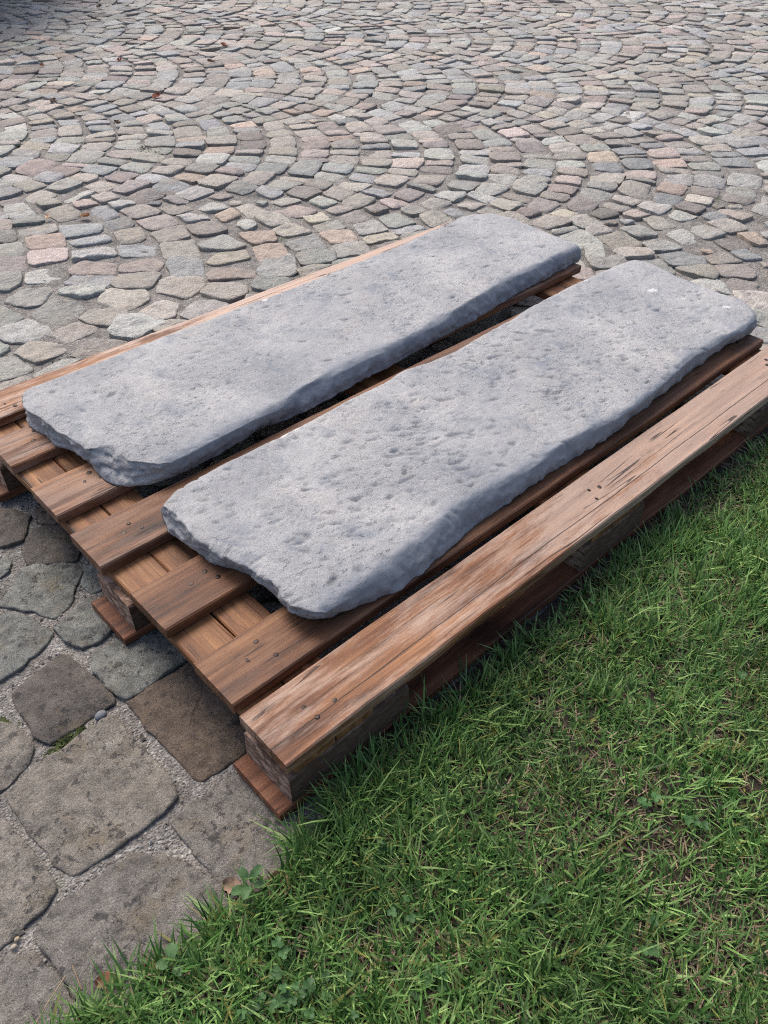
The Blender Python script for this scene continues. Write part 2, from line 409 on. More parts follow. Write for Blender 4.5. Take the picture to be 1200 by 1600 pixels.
def mat_mortar():
    k = NT("joint_mortar")
    pos = k.n("ShaderNodeNewGeometry").outputs["Position"]
    grit = k.voro(pos, 260, out="Color")
    gv = k.n("ShaderNodeSeparateColor")
    k.l(grit, gv.inputs[0])
    c = k.ramp(gv.outputs[0], [(0.0, (0.13, 0.115, 0.10)), (0.5, (0.205, 0.185, 0.165)), (0.85, (0.25, 0.23, 0.21)), (1.0, (0.36, 0.345, 0.32))])
    big = k.noise(pos, 9, 5, 0.6)
    c = k.mix(1.0, c, k.ramp(k.math('ADD', k.math('MULTIPLY', big, 0.6), k.math('MULTIPLY', k.noise(pos, 45, 5, 0.7), 0.4)), [(0.36, 0.48), (0.5, 1.0), (0.64, 1.28)]), 'MULTIPLY')
    ms = k.noise(pos, 2.3, 4, 0.6)
    ms2 = k.noise(pos, 40, 4, 0.7)
    c = k.mix(k.math('MULTIPLY', k.ramp(ms, [(0.62, 0.0), (0.70, 0.8)]), k.ramp(ms2, [(0.4, 0.0), (0.6, 1.0)])), c, (0.05, 0.07, 0.02))
    k.l(c, k.b.inputs["Base Color"])
    k.b.inputs["Roughness"].default_value = 0.95
    h = k.math('ADD', k.math('MULTIPLY', k.voro(pos, 230), -0.8), k.math('MULTIPLY', k.noise(pos, 60, 5, 0.7), 1.2))
    k.l(k.bump(h, 0.9, 0.006), k.b.inputs["Normal"])
    return k.m


def mat_slab():
    k = NT("blue_stone")
    pos = k.n("ShaderNodeTexCoord").outputs["Object"]
    m1 = k.noise(pos, 4.2, 6, 0.62, 0.4)
    m2 = k.noise(pos, 38, 5, 0.7)
    m3 = k.noise(pos, 330, 3, 0.75)
    c = k.ramp(m1, [(0.32, (0.222, 0.225, 0.236)), (0.5, (0.288, 0.285, 0.287)), (0.68, (0.350, 0.341, 0.333))])
    c = k.mix(1.0, c, k.ramp(m2, [(0.28, 0.84), (0.5, 1.0), (0.72, 1.10)]), 'MULTIPLY')
    c = k.mix(1.0, c, k.ramp(m3, [(0.30, 0.68), (0.5, 1.0), (0.70, 1.26)]), 'MULTIPLY')
    nick = k.noise(k.mapping(pos, (60, 105, 80), rot=(0, 0, 0.5)), 1.0, 4, 0.75)
    nickm = k.math('MULTIPLY', k.ramp(nick, [(0.60, 0.0), (0.66, 1.0)]), k.ramp(k.noise(pos, 7, 3), [(0.35, 0.25), (0.6, 1.0)]))
    c = k.mix(k.math('MULTIPLY', nickm, 0.6), c, (0.105, 0.112, 0.13))
    blue = k.noise(pos, 14, 4, 0.65, 0.5)
    c = k.mix(k.ramp(blue, [(0.54, 0.0), (0.70, 0.6)]), c, (0.130, 0.150, 0.185))
    warm = k.noise(k.mapping(pos, (1, 1, 1), loc=(3, 5, 1)), 8, 4, 0.6)
    c = k.mix(k.ramp(warm, [(0.55, 0.0), (0.75, 0.30)]), c, (0.36, 0.315, 0.275))
    fl = k.voro(pos, 60)
    c = k.mix(k.math('MULTIPLY', k.math('LESS_THAN', fl, 0.07), k.ramp(k.noise(pos, 9, 2), [(0.55, 0.0), (0.62, 0.8)])), c, (0.55, 0.54, 0.52))
    # edges and sides darker and bluer than the top, less so at the near end
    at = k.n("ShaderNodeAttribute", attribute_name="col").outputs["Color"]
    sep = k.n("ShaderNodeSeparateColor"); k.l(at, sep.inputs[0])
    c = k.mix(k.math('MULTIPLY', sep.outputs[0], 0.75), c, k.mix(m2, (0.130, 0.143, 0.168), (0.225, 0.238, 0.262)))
    c = k.mix(k.math('MULTIPLY', sep.outputs[1], 0.7), c, (0.60, 0.60, 0.58))
    c = k.mix(k.math('MULTIPLY', sep.outputs[2], 0.6), c, (0.10, 0.105, 0.115))
    k.l(c, k.b.inputs["Base Color"])
    k.b.inputs["Roughness"].default_value = 0.68
    k.b.inputs["Specular IOR Level"].default_value = 0.4
    fk = k.noise(k.mapping(pos, (55, 85, 70), rot=(0, 0, 0.35)), 1.0, 5, 0.7)
    h = k.math('SUBTRACT', k.math('ADD', k.math('MULTIPLY', k.noise(pos, 120, 6, 0.8), 1.1), k.math('MULTIPLY', fk, 0.9)), k.math('MULTIPLY', nickm, 0.7))
    rgh = k.ramp(k.noise(pos, 5.5, 3, 0.6), [(0.38, 0.35), (0.62, 1.0)])
    h = k.math('MULTIPLY', h, rgh)
    h = k.math('MULTIPLY', h, k.math('SUBTRACT', 1.0, k.math('MULTIPLY', sep.outputs[0], 0.55)))
    k.l(k.bump(h, 0.8, 0.0038), k.b.inputs["Normal"])
    return k.m


def mat_wood(name, dark, mid, light, grey=0.0):
    k = NT(name)
    oc = k.n("ShaderNodeTexCoord").outputs["Object"]
    rnd = k.n("ShaderNodeObjectInfo").outputs["Random"]
    off = k.n("ShaderNodeCombineXYZ")
    k.l(k.math('MULTIPLY', rnd, 13.0), off.inputs[0])
    k.l(k.math('MULTIPLY', rnd, 7.0), off.inputs[1])
    k.l(k.math('MULTIPLY', rnd, 3.0), off.inputs[2])
    p = k.mapping(oc, (1, 1, 1), loc=off.outputs[0])
    wob = k.noise(k.mapping(p, (1.6, 7, 7)), 1.0, 3, 0.5)
    # growth rings cut lengthwise: stretched noise pushed through a sine
    rn = k.math('ADD', k.noise(k.mapping(p, (0.9, 11, 11)), 1.0, 2, 0.45), k.math('MULTIPLY', wob, 0.25))
    ring = k.math('SINE', k.math('MULTIPLY', rn, 46.0))
    ring = k.math('ADD', k.math('MULTIPLY', ring, 0.5), 0.5)
    fib = k.noise(k.mapping(p, (9, 210, 210)), 1.0, 6, 0.78)
    fib2 = k.noise(k.mapping(p, (3, 70, 70)), 1.0, 4, 0.65)
    blot = k.noise(k.mapping(p, (3.2, 13, 13)), 1.0, 5, 0.6)
    mixv = k.math('ADD', k.math('MULTIPLY', ring, 0.09), k.math('ADD', k.math('MULTIPLY', fib2, 0.34), k.math('MULTIPLY', blot, 0.62)))
    c = k.ramp(mixv, [(0.36, dark), (0.52, mid), (0.72, light)])
    c = k.mix(1.0, c, k.ramp(fib, [(0.34, 0.72), (0.5, 1.0), (0.66, 1.20)]), 'MULTIPLY')
    gl = k.noise(k.mapping(p, (2.2, 120, 120), loc=(2, 9, 4)), 1.0, 3, 0.6)
    c = k.mix(k.ramp(gl, [(0.56, 0.0), (0.66, 0.45)]), c, tuple(0.45 * q_ for q_ in mid))
    wth = k.n("ShaderNodeAttribute", attribute_type='OBJECT', attribute_name="weather").outputs["Fac"]
    # weathered silvering, in long patches
    gp = k.math('ADD', k.math('MULTIPLY', k.noise(k.mapping(p, (5.0, 30, 30)), 1.0, 6, 0.72), 0.72), k.math('MULTIPLY', fib, 0.28))
    sx = k.n("ShaderNodeSeparateXYZ"); k.l(oc, sx.inputs[0])
    far = k.math('MULTIPLY', k.math('MULTIPLY', k.math('SUBTRACT', sx.outputs[0], 0.55), 0.24), k.math('GREATER_THAN', wth, 0.8))
    gp = k.math('ADD', gp, k.math('MAXIMUM', far, -0.05))
    gm = k.math('MULTIPLY', k.ramp(gp, [(0.44, 0.0), (0.58, 1.0)]), wth, clamp=True)
    c = k.mix(k.math('MULTIPLY', gm, 0.75), c, k.mix(fib2, (0.24, 0.155, 0.112), (0.54, 0.425, 0.345)))
    # grey black stains
    st = k.noise(k.mapping(p, (7, 26, 26)), 1.0, 5, 0.65)
    c = k.mix(k.ramp(st, [(0.60, 0.0), (0.78, 0.7)]), c, (0.035, 0.025, 0.022))
    kn = k.voro(k.mapping(p, (5.5, 15, 15)), 1.0)
    c = k.mix(k.ramp(kn, [(0.02, 0.8), (0.04, 0.35), (0.065, 0.0)]), c, (0.045, 0.020, 0.012))
    # drying cracks
    ck = k.noise(k.mapping(p, (1.3, 34, 34)), 1.0, 2, 0.4)
    ckl = k.math('ABSOLUTE', k.math('SUBTRACT', ck, 0.5))
    ckm = k.math('MULTIPLY', k.math('LESS_THAN', ckl, 0.010), k.ramp(k.noise(k.mapping(p, (5, 20, 20), loc=(4, 2, 1)), 1.0, 2), [(0.52, 0.0), (0.60, 1.0)]))
    so = k.n("ShaderNodeSeparateXYZ"); k.l(oc, so.inputs[0])
    ly_ = k.math('SUBTRACT', k.math('SUBTRACT', so.outputs[1], 0.030), k.math('MULTIPLY', k.noise(k.mapping(oc, (2.5, 0, 0)), 1.0, 4, 0.6), 0.016))
    long_ck = k.math('MULTIPLY', k.math('LESS_THAN', k.math('ABSOLUTE', ly_), 0.0011), k.math('GREATER_THAN', wth, 0.8))
    ckm = k.math('MAXIMUM', ckm, long_ck)
    c = k.mix(k.math('MULTIPLY', ckm, 0.85), c, (0.018, 0.012, 0.01))
    tint = k.n("ShaderNodeAttribute", attribute_type='OBJECT', attribute_name="tint").outputs["Fac"]
    tv = k.n("ShaderNodeCombineXYZ")
    for i in range(3): k.l(tint, tv.inputs[i])
    c = k.mix(1.0, c, tv.outputs[0], 'MULTIPLY')
    k.l(c, k.b.inputs["Base Color"])
    k.b.inputs["Roughness"].default_value = 0.58
    k.b.inputs["Specular IOR Level"].default_value = 0.3
    h = k.math('SUBTRACT', k.math('ADD', fib, k.math('MULTIPLY', fib2, 0.6)), k.math('MULTIPLY', ckm, 2.0))
    k.l(k.bump(h, 0.6, 0.0018), k.b.inputs["Normal"])
    return k.m


def mat_block():
    k = NT("pressed_chip_block")
    p = k.n("ShaderNodeTexCoord").outputs["Object"]
    v = k.voro(k.mapping(p, (70, 70, 160)), 1.0, out="Color")
    sp = k.n("ShaderNodeSeparateColor"); k.l(v, sp.inputs[0])
    c = k.ramp(sp.outputs[0], [(0.0, (0.12, 0.075, 0.055)), (0.5, (0.24, 0.155, 0.115)), (1.0, (0.40, 0.28, 0.22))])
    c = k.mix(1.0, c, k.ramp(k.noise(p, 14, 5, 0.6), [(0.3, 0.6), (0.55, 1.0), (0.7, 1.1)]), 'MULTIPLY')
    c = k.mix(1.0, c, k.ramp(k.noise(p, 300, 3, 0.7), [(0.3, 0.75), (0.7, 1.2)]), 'MULTIPLY')
    gn = k.n("ShaderNodeSeparateXYZ"); k.l(k.n("ShaderNodeNewGeometry").outputs["Normal"], gn.inputs[0])
    mud = k.ramp(k.math('ADD', k.math('MULTIPLY', gn.outputs[1], -0.75), k.math('MULTIPLY', k.noise(p, 20, 4, 0.6), 0.5)), [(0.50, 0.0), (0.80, 0.85)])
    c = k.mix(mud, c, (0.066, 0.040, 0.027))
    k.b.inputs['Specular IOR Level'].default_value = 0.05          # splashed with soil on the lawn side
    k.l(c, k.b.inputs["Base Color"])
    k.b.inputs["Roughness"].default_value = 0.85
    k.l(k.bump(k.voro(k.mapping(p, (90, 90, 200)), 1.0), 0.6, 0.003), k.b.inputs["Normal"])
    return k.m


def mat_attr(name, rough=0.6, trans=0.0, spec=0.3, bumpscale=None):
    k = NT(name)
    col = k.n("ShaderNodeAttribute", attribute_name="col").outputs["Color"]
    pos = k.n("ShaderNodeNewGeometry").outputs["Position"]
    c = k.mix(1.0, col, k.ramp(k.noise(pos, 240, 3, 0.6), [(0.3, 0.8), (0.7, 1.18)]), 'MULTIPLY')
    k.l(c, k.b.inputs["Base Color"])
    k.b.inputs["Roughness"].default_value = rough
    k.b.inputs["Specular IOR Level"].default_value = spec
    if trans:
        tr = k.n("ShaderNodeBsdfTranslucent")
        k.l(c, tr.inputs[0])
        mx = k.n("ShaderNodeMixShader")
        mx.inputs[0].default_value = trans
        k.l(k.b.outputs[0], mx.inputs[1]); k.l(tr.outputs[0], mx.inputs[2])
        k.l(mx.outputs[0], k.out.inputs[0])
    if bumpscale:
        k.l(k.bump(k.noise(pos, bumpscale, 5, 0.7), 0.6, 0.004), k.b.inputs["Normal"])
    return k.m


def mat_soil():
    k = NT("lawn_soil")
    pos = k.n("ShaderNodeNewGeometry").outputs["Position"]
    c = k.ramp(k.noise(pos, 70, 6, 0.75), [(0.3, (0.018, 0.013, 0.010)), (0.52, (0.055, 0.038, 0.027)), (0.75, (0.13, 0.095, 0.06))])
    k.l(c, k.b.inputs["Base Color"])
    k.b.inputs["Roughness"].default_value = 1.0
    k.l(k.bump(k.noise(pos, 120, 6, 0.8), 1.0, 0.01), k.b.inputs["Normal"])
    return k.m


def mat_nail():
    k = NT("rusty_nail")
    p = k.n("ShaderNodeNewGeometry").outputs["Position"]
    c = k.ramp(k.noise(p, 420, 3, 0.6), [(0.40, (0.008, 0.006, 0.005)), (0.75, (0.07, 0.042, 0.034))])
    k.l(c, k.b.inputs["Base Color"])
    k.b.inputs["Metallic"].default_value = 0.6
    k.b.inputs["Roughness"].default_value = 0.5
    return k.m


def mat_plain(name, c, rough=0.8):
    k = NT(name)
    p = k.n("ShaderNodeNewGeometry").outputs["Position"]
    cc = k.mix(1.0, c, k.ramp(k.noise(p, 90, 4, 0.6), [(0.3, 0.65), (0.7, 1.3)]), 'MULTIPLY')
    k.l(cc, k.b.inputs["Base Color"])
    k.b.inputs["Roughness"].default_value = rough
    return k.m


M_COBBLE, M_FLAG, M_MORTAR, M_SLAB = mat_cobble(), mat_flag(), mat_mortar(), mat_slab()
M_DECK = mat_wood("deck_wood", (0.034, 0.0135, 0.0072), (0.140, 0.055, 0.0235), (0.295, 0.138, 0.062))
M_STRING = mat_wood("stringer_wood", (0.050, 0.019, 0.009), (0.168, 0.070, 0.028), (0.32, 0.158, 0.066))
M_BOTTOM = mat_wood("bottom_wood", (0.050, 0.018, 0.010), (0.170, 0.062, 0.029), (0.30, 0.14, 0.072))
M_BLOCK, M_NAIL, M_SOIL = mat_block(), mat_nail(), mat_soil()
M_GRASS = mat_attr("grass_blade", 0.5, 0.28, 0.35)
M_LEAF = mat_attr("leaf", 0.55, 0.2, 0.3)
M_DRY = mat_attr("dry_leaf", 0.75, 0.1, 0.2)

# ------------------------------------------------------------------ ground
def sheet(name, x0, x1, y0, y1, z, nx, ny, mat, amp=0.0, sc=8, parent=None):
    xs, ys = np.linspace(x0, x1, nx), np.linspace(y0, y1, ny)
    X, Y = np.meshgrid(xs, ys, indexing='ij')
    V = np.stack([X.ravel(), Y.ravel(), np.full(X.size, z)], 1)
    if amp: V[:, 2] += amp * fbm(V, sc, 3, 5)
    i = np.arange((nx - 1) * (ny - 1))
    a = (i // (ny - 1)) * ny + i % (ny - 1)
    return link(name, np_mesh(name, V, quads=np.stack([a, a + ny, a + ny + 1, a + 1], 1)), mat, parent)


ground = tag(sheet("ground", -200, 200, -200, 200, -0.09, 2, 2, mat_plain("far_ground", (0.20, 0.18, 0.16))), kind="structure")
yard = tag(sheet("cobbled_yard", -6, 16, -0.06, 18, -0.0090, 260, 220, M_MORTAR, 0.0020, 9), kind="structure")
bed = sheet("mortar_bed", -0.9, 1.2, -0.055, 1.7, -0.0088, 330, 280, M_MORTAR, 0.0032, 34, yard)

PAL = {'b': (0.340, 0.305, 0.268), 'g': (0.312, 0.312, 0.285), 'u': (0.280, 0.290, 0.298), 'p': (0.365, 0.290, 0.262),
       'o': (0.395, 0.295, 0.235), 'r': (0.268, 0.232, 0.206), 'd': (0.195, 0.172, 0.155), 'w': (0.400, 0.400, 0.380),
       'v': (0.235, 0.195, 0.200), 'y': (0.400, 0.355, 0.275), 'm': (0.265, 0.235, 0.222)}


def resample(poly, n, rough, rng, rnd=0.18):
    """Closed outline: corners rounded, n points, edges made uneven."""
    P = np.array(poly, float)
    Q = []
    m = len(P)
    for i in range(m):
        a, b, c = P[i - 1], P[i], P[(i + 1) % m]
        Q += [b + (a - b) * rnd, b * 0.84 + (a + c) * 0.08, b + (c - b) * rnd] if m <= 6 else [b]
    Q = np.array(Q)
    d = np.r_[0, np.cumsum(np.linalg.norm(np.roll(Q, -1, 0) - Q, axis=1))]
    t = np.linspace(0, d[-1], n, endpoint=False)
    QQ = np.vstack([Q, Q[:1]])
    R = np.stack([np.interp(t, d, QQ[:, 0]), np.interp(t, d, QQ[:, 1])], 1)
    ctr = R.mean(0)
    dirs = R - ctr
    ln = np.linalg.norm(dirs, axis=1, keepdims=True)
    s = rng.uniform(0, 100)
    R = R + dirs / ln * (rough * fbm(np.c_[R, np.full(n, s)], 46, 4, 3))[:, None]
    return R, ctr


def stone_arrays(poly, top, rng, n=12, rough=0.004, dome=0.004, relief=0.003, depth=0.035, tilt=0.03, rings=(0.93, 0.78, 0.42), edge=0.009, rnd=0.075, flake=0.0):
    R, ctr = resample(poly, n, rough, rng, rnd)
    size = np.linalg.norm(R - ctr, axis=1).mean()
    tx, ty = rng.normal(0, tilt, 2)
    side_top = top - edge * 0.30
    L = [np.c_[ctr + (R - ctr) * 0.975, np.full(n, top - depth)], np.c_[R, np.full(n, side_top)], np.c_[R, np.full(n, side_top)]]
    for q in rings:
        inset = (1 - q) * size
        xy = ctr + (R - ctr) * q
        zz = top - edge * 0.18 * math.exp(-inset / 0.004) + dome * (1 - q * q)
        L.append(np.c_[xy, np.full(n, zz)])
    V = np.vstack(L + [np.array([[ctr[0], ctr[1], top + dome]])])
    tz = np.zeros(len(V))
    tz[n:] = (V[n:, 0] - ctr[0]) * tx + (V[n:, 1] - ctr[1]) * ty
    s = rng.uniform(0, 50)
    P_ = V[n:].copy(); P_[:, 2] = 0
    tz[n:] += relief * fbm(P_ + s, 1.6 / max(size, 0.02), 3, 9)
    tz[n:] += relief * 0.35 * fbm(P_ + s, 60, 2, 39)
    if flake:
        fz = fbm(P_ + s, 13.0, 3, 19)
        tz[n:] -= flake * (np.clip((fz - 0.10) / 0.05, 0, 1) + 0.7 * np.clip((fz - 0.52) / 0.05, 0, 1))
    # edges knocked off here and there
    ed = np.clip(fbm(np.c_[V[n:3 * n, :2] + s, np.zeros(2 * n)], 30, 2, 49) - 0.25, 0, 1)
    tz[n:3 * n] -= ed * edge * 0.9
    V[:, 2] += tz
    k = len(L)
    i = np.arange(n); j = (i + 1) % n
    quads = np.vstack([np.stack([r * n + i, r * n + j, (r + 1) * n + j, (r + 1) * n + i], 1) for r in range(k - 1) if r != 1])
    tris = np.stack([(k - 1) * n + i, (k - 1) * n + j, np.full(n, k * n)], 1)
    return V, quads, tris, ctr


def stone_col(key, rng, f=1.0):
    c = (np.array(PAL[key]) * 0.68 + np.array((0.330, 0.302, 0.275)) * 0.32 * min(1, np.mean(PAL[key]) / 0.26)) * f * np.clip(1 + rng.normal(0.0, 0.135), 0.6, 1.45) * (1 + rng.normal(0, 0.012, 3)) * np.array((0.925, 0.925, 0.905))
    return np.clip(c, 0.02, 0.6)


def inside(p, poly):
    x, y = p
    r = False
    for (x0, y0), (x1, y1) in zip(poly, poly[1:] + poly[:1]):
        if (y0 > y) != (y1 > y) and x < (x1 - x0) * (y - y0) / (y1 - y0) + x0: r = not r
    return r


def hidden(c):
    return 0.02 < c[0] < 1.75 and 0.05 < c[1] < 1.28


CAMP = np.array(cam.matrix_world.translation)
RF = np.array([rgt, upv, fwd])


def project(p):
    d = RF @ (np.array([p[0], p[1], 0.0]) - CAMP)
    return 600 + 1249.7 * d[0] / d[2], 800 - 1249.7 * d[1] / d[2], d[2]


stones = []            # (distance or rank, polygon, colour, kind)
for typ, key, poly in STONES:
    P = np.array(poly)
    if not typ:
        cen = P.mean(0); ln = np.linalg.norm(P - cen, axis=1, keepdims=True)
        poly = [tuple(q) for q in P + (P - cen) / ln * 0.0115]
    else:
        cen = P.mean(0); ln = np.linalg.norm(P - cen, axis=1, keepdims=True)
        poly = [tuple(q) for q in P + (P - cen) / ln * 0.006]
    stones.append([0.0 if typ else float(np.linalg.norm(P.mean(0) - CAMP[:2])), [tuple(q) for q in poly], key, typ])
TRACED = [s[1] for s in stones]
TRC = np.array([np.mean(t, 0) for t in TRACED])

# the paving laid in segmental arcs: bands of stacked curved files, 1.37 m wide
AL = math.radians(-46)
AX, NX = np.array([math.cos(AL), math.sin(AL)]), np.array([-math.sin(AL), math.cos(AL)])
RAD, PITCHF, HALF = 1.02, 0.155, 0.685
keys = ['b', 'g', 'u', 'p', 'o', 'r', 'd', 'w', 'v', 'y', 'm']
wts = np.array([0.25, 0.20, 0.17, 0.10, 0.025, 0.10, 0.015, 0.06, 0.015, 0.02, 0.03]); wts /= wts.sum()
rs = np.random.default_rng(5)


def add_arc_stone(corners):
    c = np.mean(corners, 0)
    if c[1] < 0.40 and not c[0] > 1.85: return
    if c[1] < 0.22: return
    px, py, dz = project(c)
    if dz < 0.3 or px < -420 or px > 1650 or py < -190: return
    near = np.linalg.norm(TRC - c, axis=1) < 0.3
    for t in [TRACED[q] for q in np.nonzero(near)[0]]:
        if inside(c, t): return
        if any(inside(c + (k_ - c) * 0.60, t) for k_ in corners if True): return
    if c[0] < 0.33 and c[1] < 1.15: return
    key = keys[rs.choice(len(keys), p=wts)]
    stones.append([float(np.linalg.norm(c - CAMP[:2])), [tuple(q) for q in corners], key, 0])


for k in range(-2, 7):
    ck = 2.0 + 1.37 * k - 1.37
    for j in range(-60, 75):
        c0 = NX * ck + AX * (-1.94 + PITCHF * j + rs.normal(0, 0.006))
        pxc, pyc, dzc = project(c0 + AX * RAD)
        if dzc < 0.2 or pxc < -900 or pxc > 2000 or pyc < -300: continue
        th_m = math.asin(HALF / RAD)
        nst = rs.integers(10, 13)
        cuts = np.linspace(-th_m, th_m, nst + 1)
        cuts[1:-1] += rs.normal(0, 0.020, nst - 1)
        for a0, a1 in zip(cuts[:-1], cuts[1:]):
            g0, g1 = 0.003 + rs.uniform(0, 0.005), 0.003 + rs.uniform(0, 0.005)
            e = lambda t: AX * math.cos(t) + NX * math.sin(t)
            ta, tb = a0 + g0 / RAD, a1 - g1 / RAD
            q = []
            for t, o in ((ta, 1), (tb, 1), (tb, 0), (ta, 0)):
                rr = RAD - 0.0045 if o else RAD - PITCHF * math.cos(t) + 0.0045
                q.append(c0 + e(t) * (rr + rs.normal(0, 0.0060)) + rs.normal(0, 0.0045, 2))
            add_arc_stone(q)
        # key stone in the notch on the seam between two bands
        x = c0 + AX * RAD * math.cos(th_m) + NX * HALF
        w = 0.012
        q = [x - AX * w, x - AX * 0.085 + NX * (0.077 - w), x - AX * (0.155 - w), x - AX * 0.085 - NX * (0.077 - w)]
        add_arc_stone([p_ + rs.normal(0, 0.005, 2) for p_ in q])

# straight border courses of larger setts beside the lawn
for y0, y1 in ((0.030, 0.15), (0.165, 0.375)):
    x = 0.36 + rs.uniform(0, 0.05)
    while x < 7.5:
        wd = rs.uniform(0.16, 0.26)
        q = [(x, y0), (x + wd - 0.02, y0), (x + wd - 0.02, y1), (x, y1)]
        q = [tuple(np.array(p_) + rs.normal(0, 0.006, 2)) for p_ in q]
        if not any(inside(tuple(np.mean(q, 0)), t) or inside(q[2], t) or inside(q[3], t) for t in TRACED):
            stones.append([float(np.linalg.norm(np.mean(q, 0) - CAMP[:2])), q, keys[rs.choice(len(keys), p=wts)], 0])
        x += wd

GX, GY, GS = -1.0, 0.22, 0.0125
occ = np.zeros((int(5.6 / GS), int(4.6 / GS)), bool)


def mark(poly, grow=0.0):
    P = np.array(poly); c = P.mean(0); P = c + (P - c) * (1 + grow)
    lo = np.floor((P.min(0) - (GX, GY)) / GS).astype(int).clip(0); hi = np.ceil((P.max(0) - (GX, GY)) / GS).astype(int)
    hi = np.minimum(hi, occ.shape)
    if (hi <= lo).any(): return 0, 1
    ix, iy = np.meshgrid(np.arange(lo[0], hi[0]), np.arange(lo[1], hi[1]), indexing='ij')
    x, y = GX + (ix + .5) * GS, GY + (iy + .5) * GS
    r = np.zeros(x.shape, bool)
    for (x0, y0), (x1, y1) in zip(P, np.roll(P, -1, 0)):
        if y0 != y1: r ^= ((y0 > y) != (y1 > y)) & (x < (x1 - x0) * (y - y0) / (y1 - y0) + x0)
    return ix[r], iy[r]


for s_ in stones:
    a_, b_ = mark(s_[1], 0.04)
    if np.size(a_): occ[a_, b_] = True
for half, tries in ((0.062, 9000), (0.050, 9000), (0.036, 12000), (0.024, 12000)):
    for _ in range(tries):
        c = np.array([rs.uniform(-0.9, 4.5), rs.uniform(0.24, 4.7)])
        t = rs.uniform(-0.5, 0.5) - 0.8
        ex, ey = np.array([math.cos(t), math.sin(t)]), np.array([-math.sin(t), math.cos(t)])
        ha, hb = half * rs.uniform(0.9, 1.25), half * rs.uniform(0.8, 1.05)
        q = [c - ex * ha - ey * hb, c + ex * ha - ey * hb, c + ex * ha + ey * hb, c - ex * ha + ey * hb]
        a_, b_ = mark(q, 0.10)
        if not np.size(a_) or np.size(a_) < 3 or occ[a_, b_].any(): continue
        occ[a_, b_] = True
        q = [tuple(p_ + rs.normal(0, half * 0.12, 2)) for p_ in q]
        stones.append([float(np.linalg.norm(c - CAMP[:2])), q, keys[rs.choice(len(keys), p=wts)], 0])


def shown(s):
    c = np.mean(s[1], 0)
    px, py, dz = project(c)
    return -30 < px < 1230 and -30 < py < 1630 and not hidden(c)


cand = [i for i, s in enumerate(stones) if shown(s)]
cand.sort(key=lambda i: stones[i][0])
single = set(cand[:295])
rest_V, rest_Q, rest_T, rest_C, base = [], [], [], [], 0
for i, (dist, poly, key, typ) in enumerate(stones):
    if typ:
        spread = float(np.ptp(np.array(poly), axis=0).max())
        big = spread > 0.19
        nr = 22 if big else 12
        V, Q, T, ctr = stone_arrays(poly, rs.normal(0.001, 0.002), rs, n=96 if big else 56, rough=0.0036, dome=0.001 if key != 'd' else 0.006,
                                    relief=0.0016 if big else 0.0042, tilt=0.008, rings=[0.988, 0.97, 0.945] + list(np.linspace(0.91, 0.06, nr)), edge=0.011, rnd=0.1,
                                    flake=0.0020 if big else 0.0014)
        if i == 0:                       # the large stone with a round patch split off its face
            dd = np.hypot(V[:, 0] + 0.219, V[:, 1] - 0.247) + 0.010 * fbm(V, 22, 3, 5)
            V[:, 2] -= 0.0034 * np.clip((0.062 - dd) / 0.004, 0, 1)
        c = np.array({'b': (0.204, 0.180, 0.150), 'm': (0.182, 0.163, 0.142), 'r': (0.130, 0.096, 0.072), 'g': (0.175, 0.174, 0.155), 'd': (0.105, 0.090, 0.078)}[key]) * (1 + rs.normal(0, 0.05))  # brown, green-grey and dark tones lowered to hold the shade beside the pallet
    else:
        near = dist < 3.2
        rough_w = key == 'w'
        V, Q, T, ctr = stone_arrays(poly, np.clip(rs.normal(0.0005, 0.0036), -0.005, 0.008), rs, n=22 if near else 12, rough=0.0045 if near else 0.0035, dome=rs.uniform(-0.0015, 0.0015), tilt=0.05,
                                    relief=0.0065 if rough_w else 0.0036, rings=(0.965, 0.88, 0.62, 0.3) if near else (0.95, 0.55), edge=0.008)
        c = stone_col(key, rs)
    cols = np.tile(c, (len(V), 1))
    if i in single:
        V = V - np.array([ctr[0], ctr[1], 0])
        nm = "flagstone" if typ and float(np.ptp(np.array(poly), axis=0).max()) > 0.17 else "cobblestone"
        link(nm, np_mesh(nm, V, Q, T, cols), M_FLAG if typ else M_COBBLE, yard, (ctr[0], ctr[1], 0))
    else:
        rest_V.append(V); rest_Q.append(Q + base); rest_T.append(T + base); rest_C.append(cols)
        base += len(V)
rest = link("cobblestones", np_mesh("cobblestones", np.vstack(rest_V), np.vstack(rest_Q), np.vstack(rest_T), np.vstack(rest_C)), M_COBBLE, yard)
rest["kind"] = "stuff"
print("stones", len(stones), "single", len(single))

# ------------------------------------------------------------------ pallet
pallet = bpy.data.objects.new("wooden_pallet", None)
COL.objects.link(pallet)
tag(pallet, "weathered brown wooden pallet with seven deck boards carrying the two grey stone slabs", "pallet")


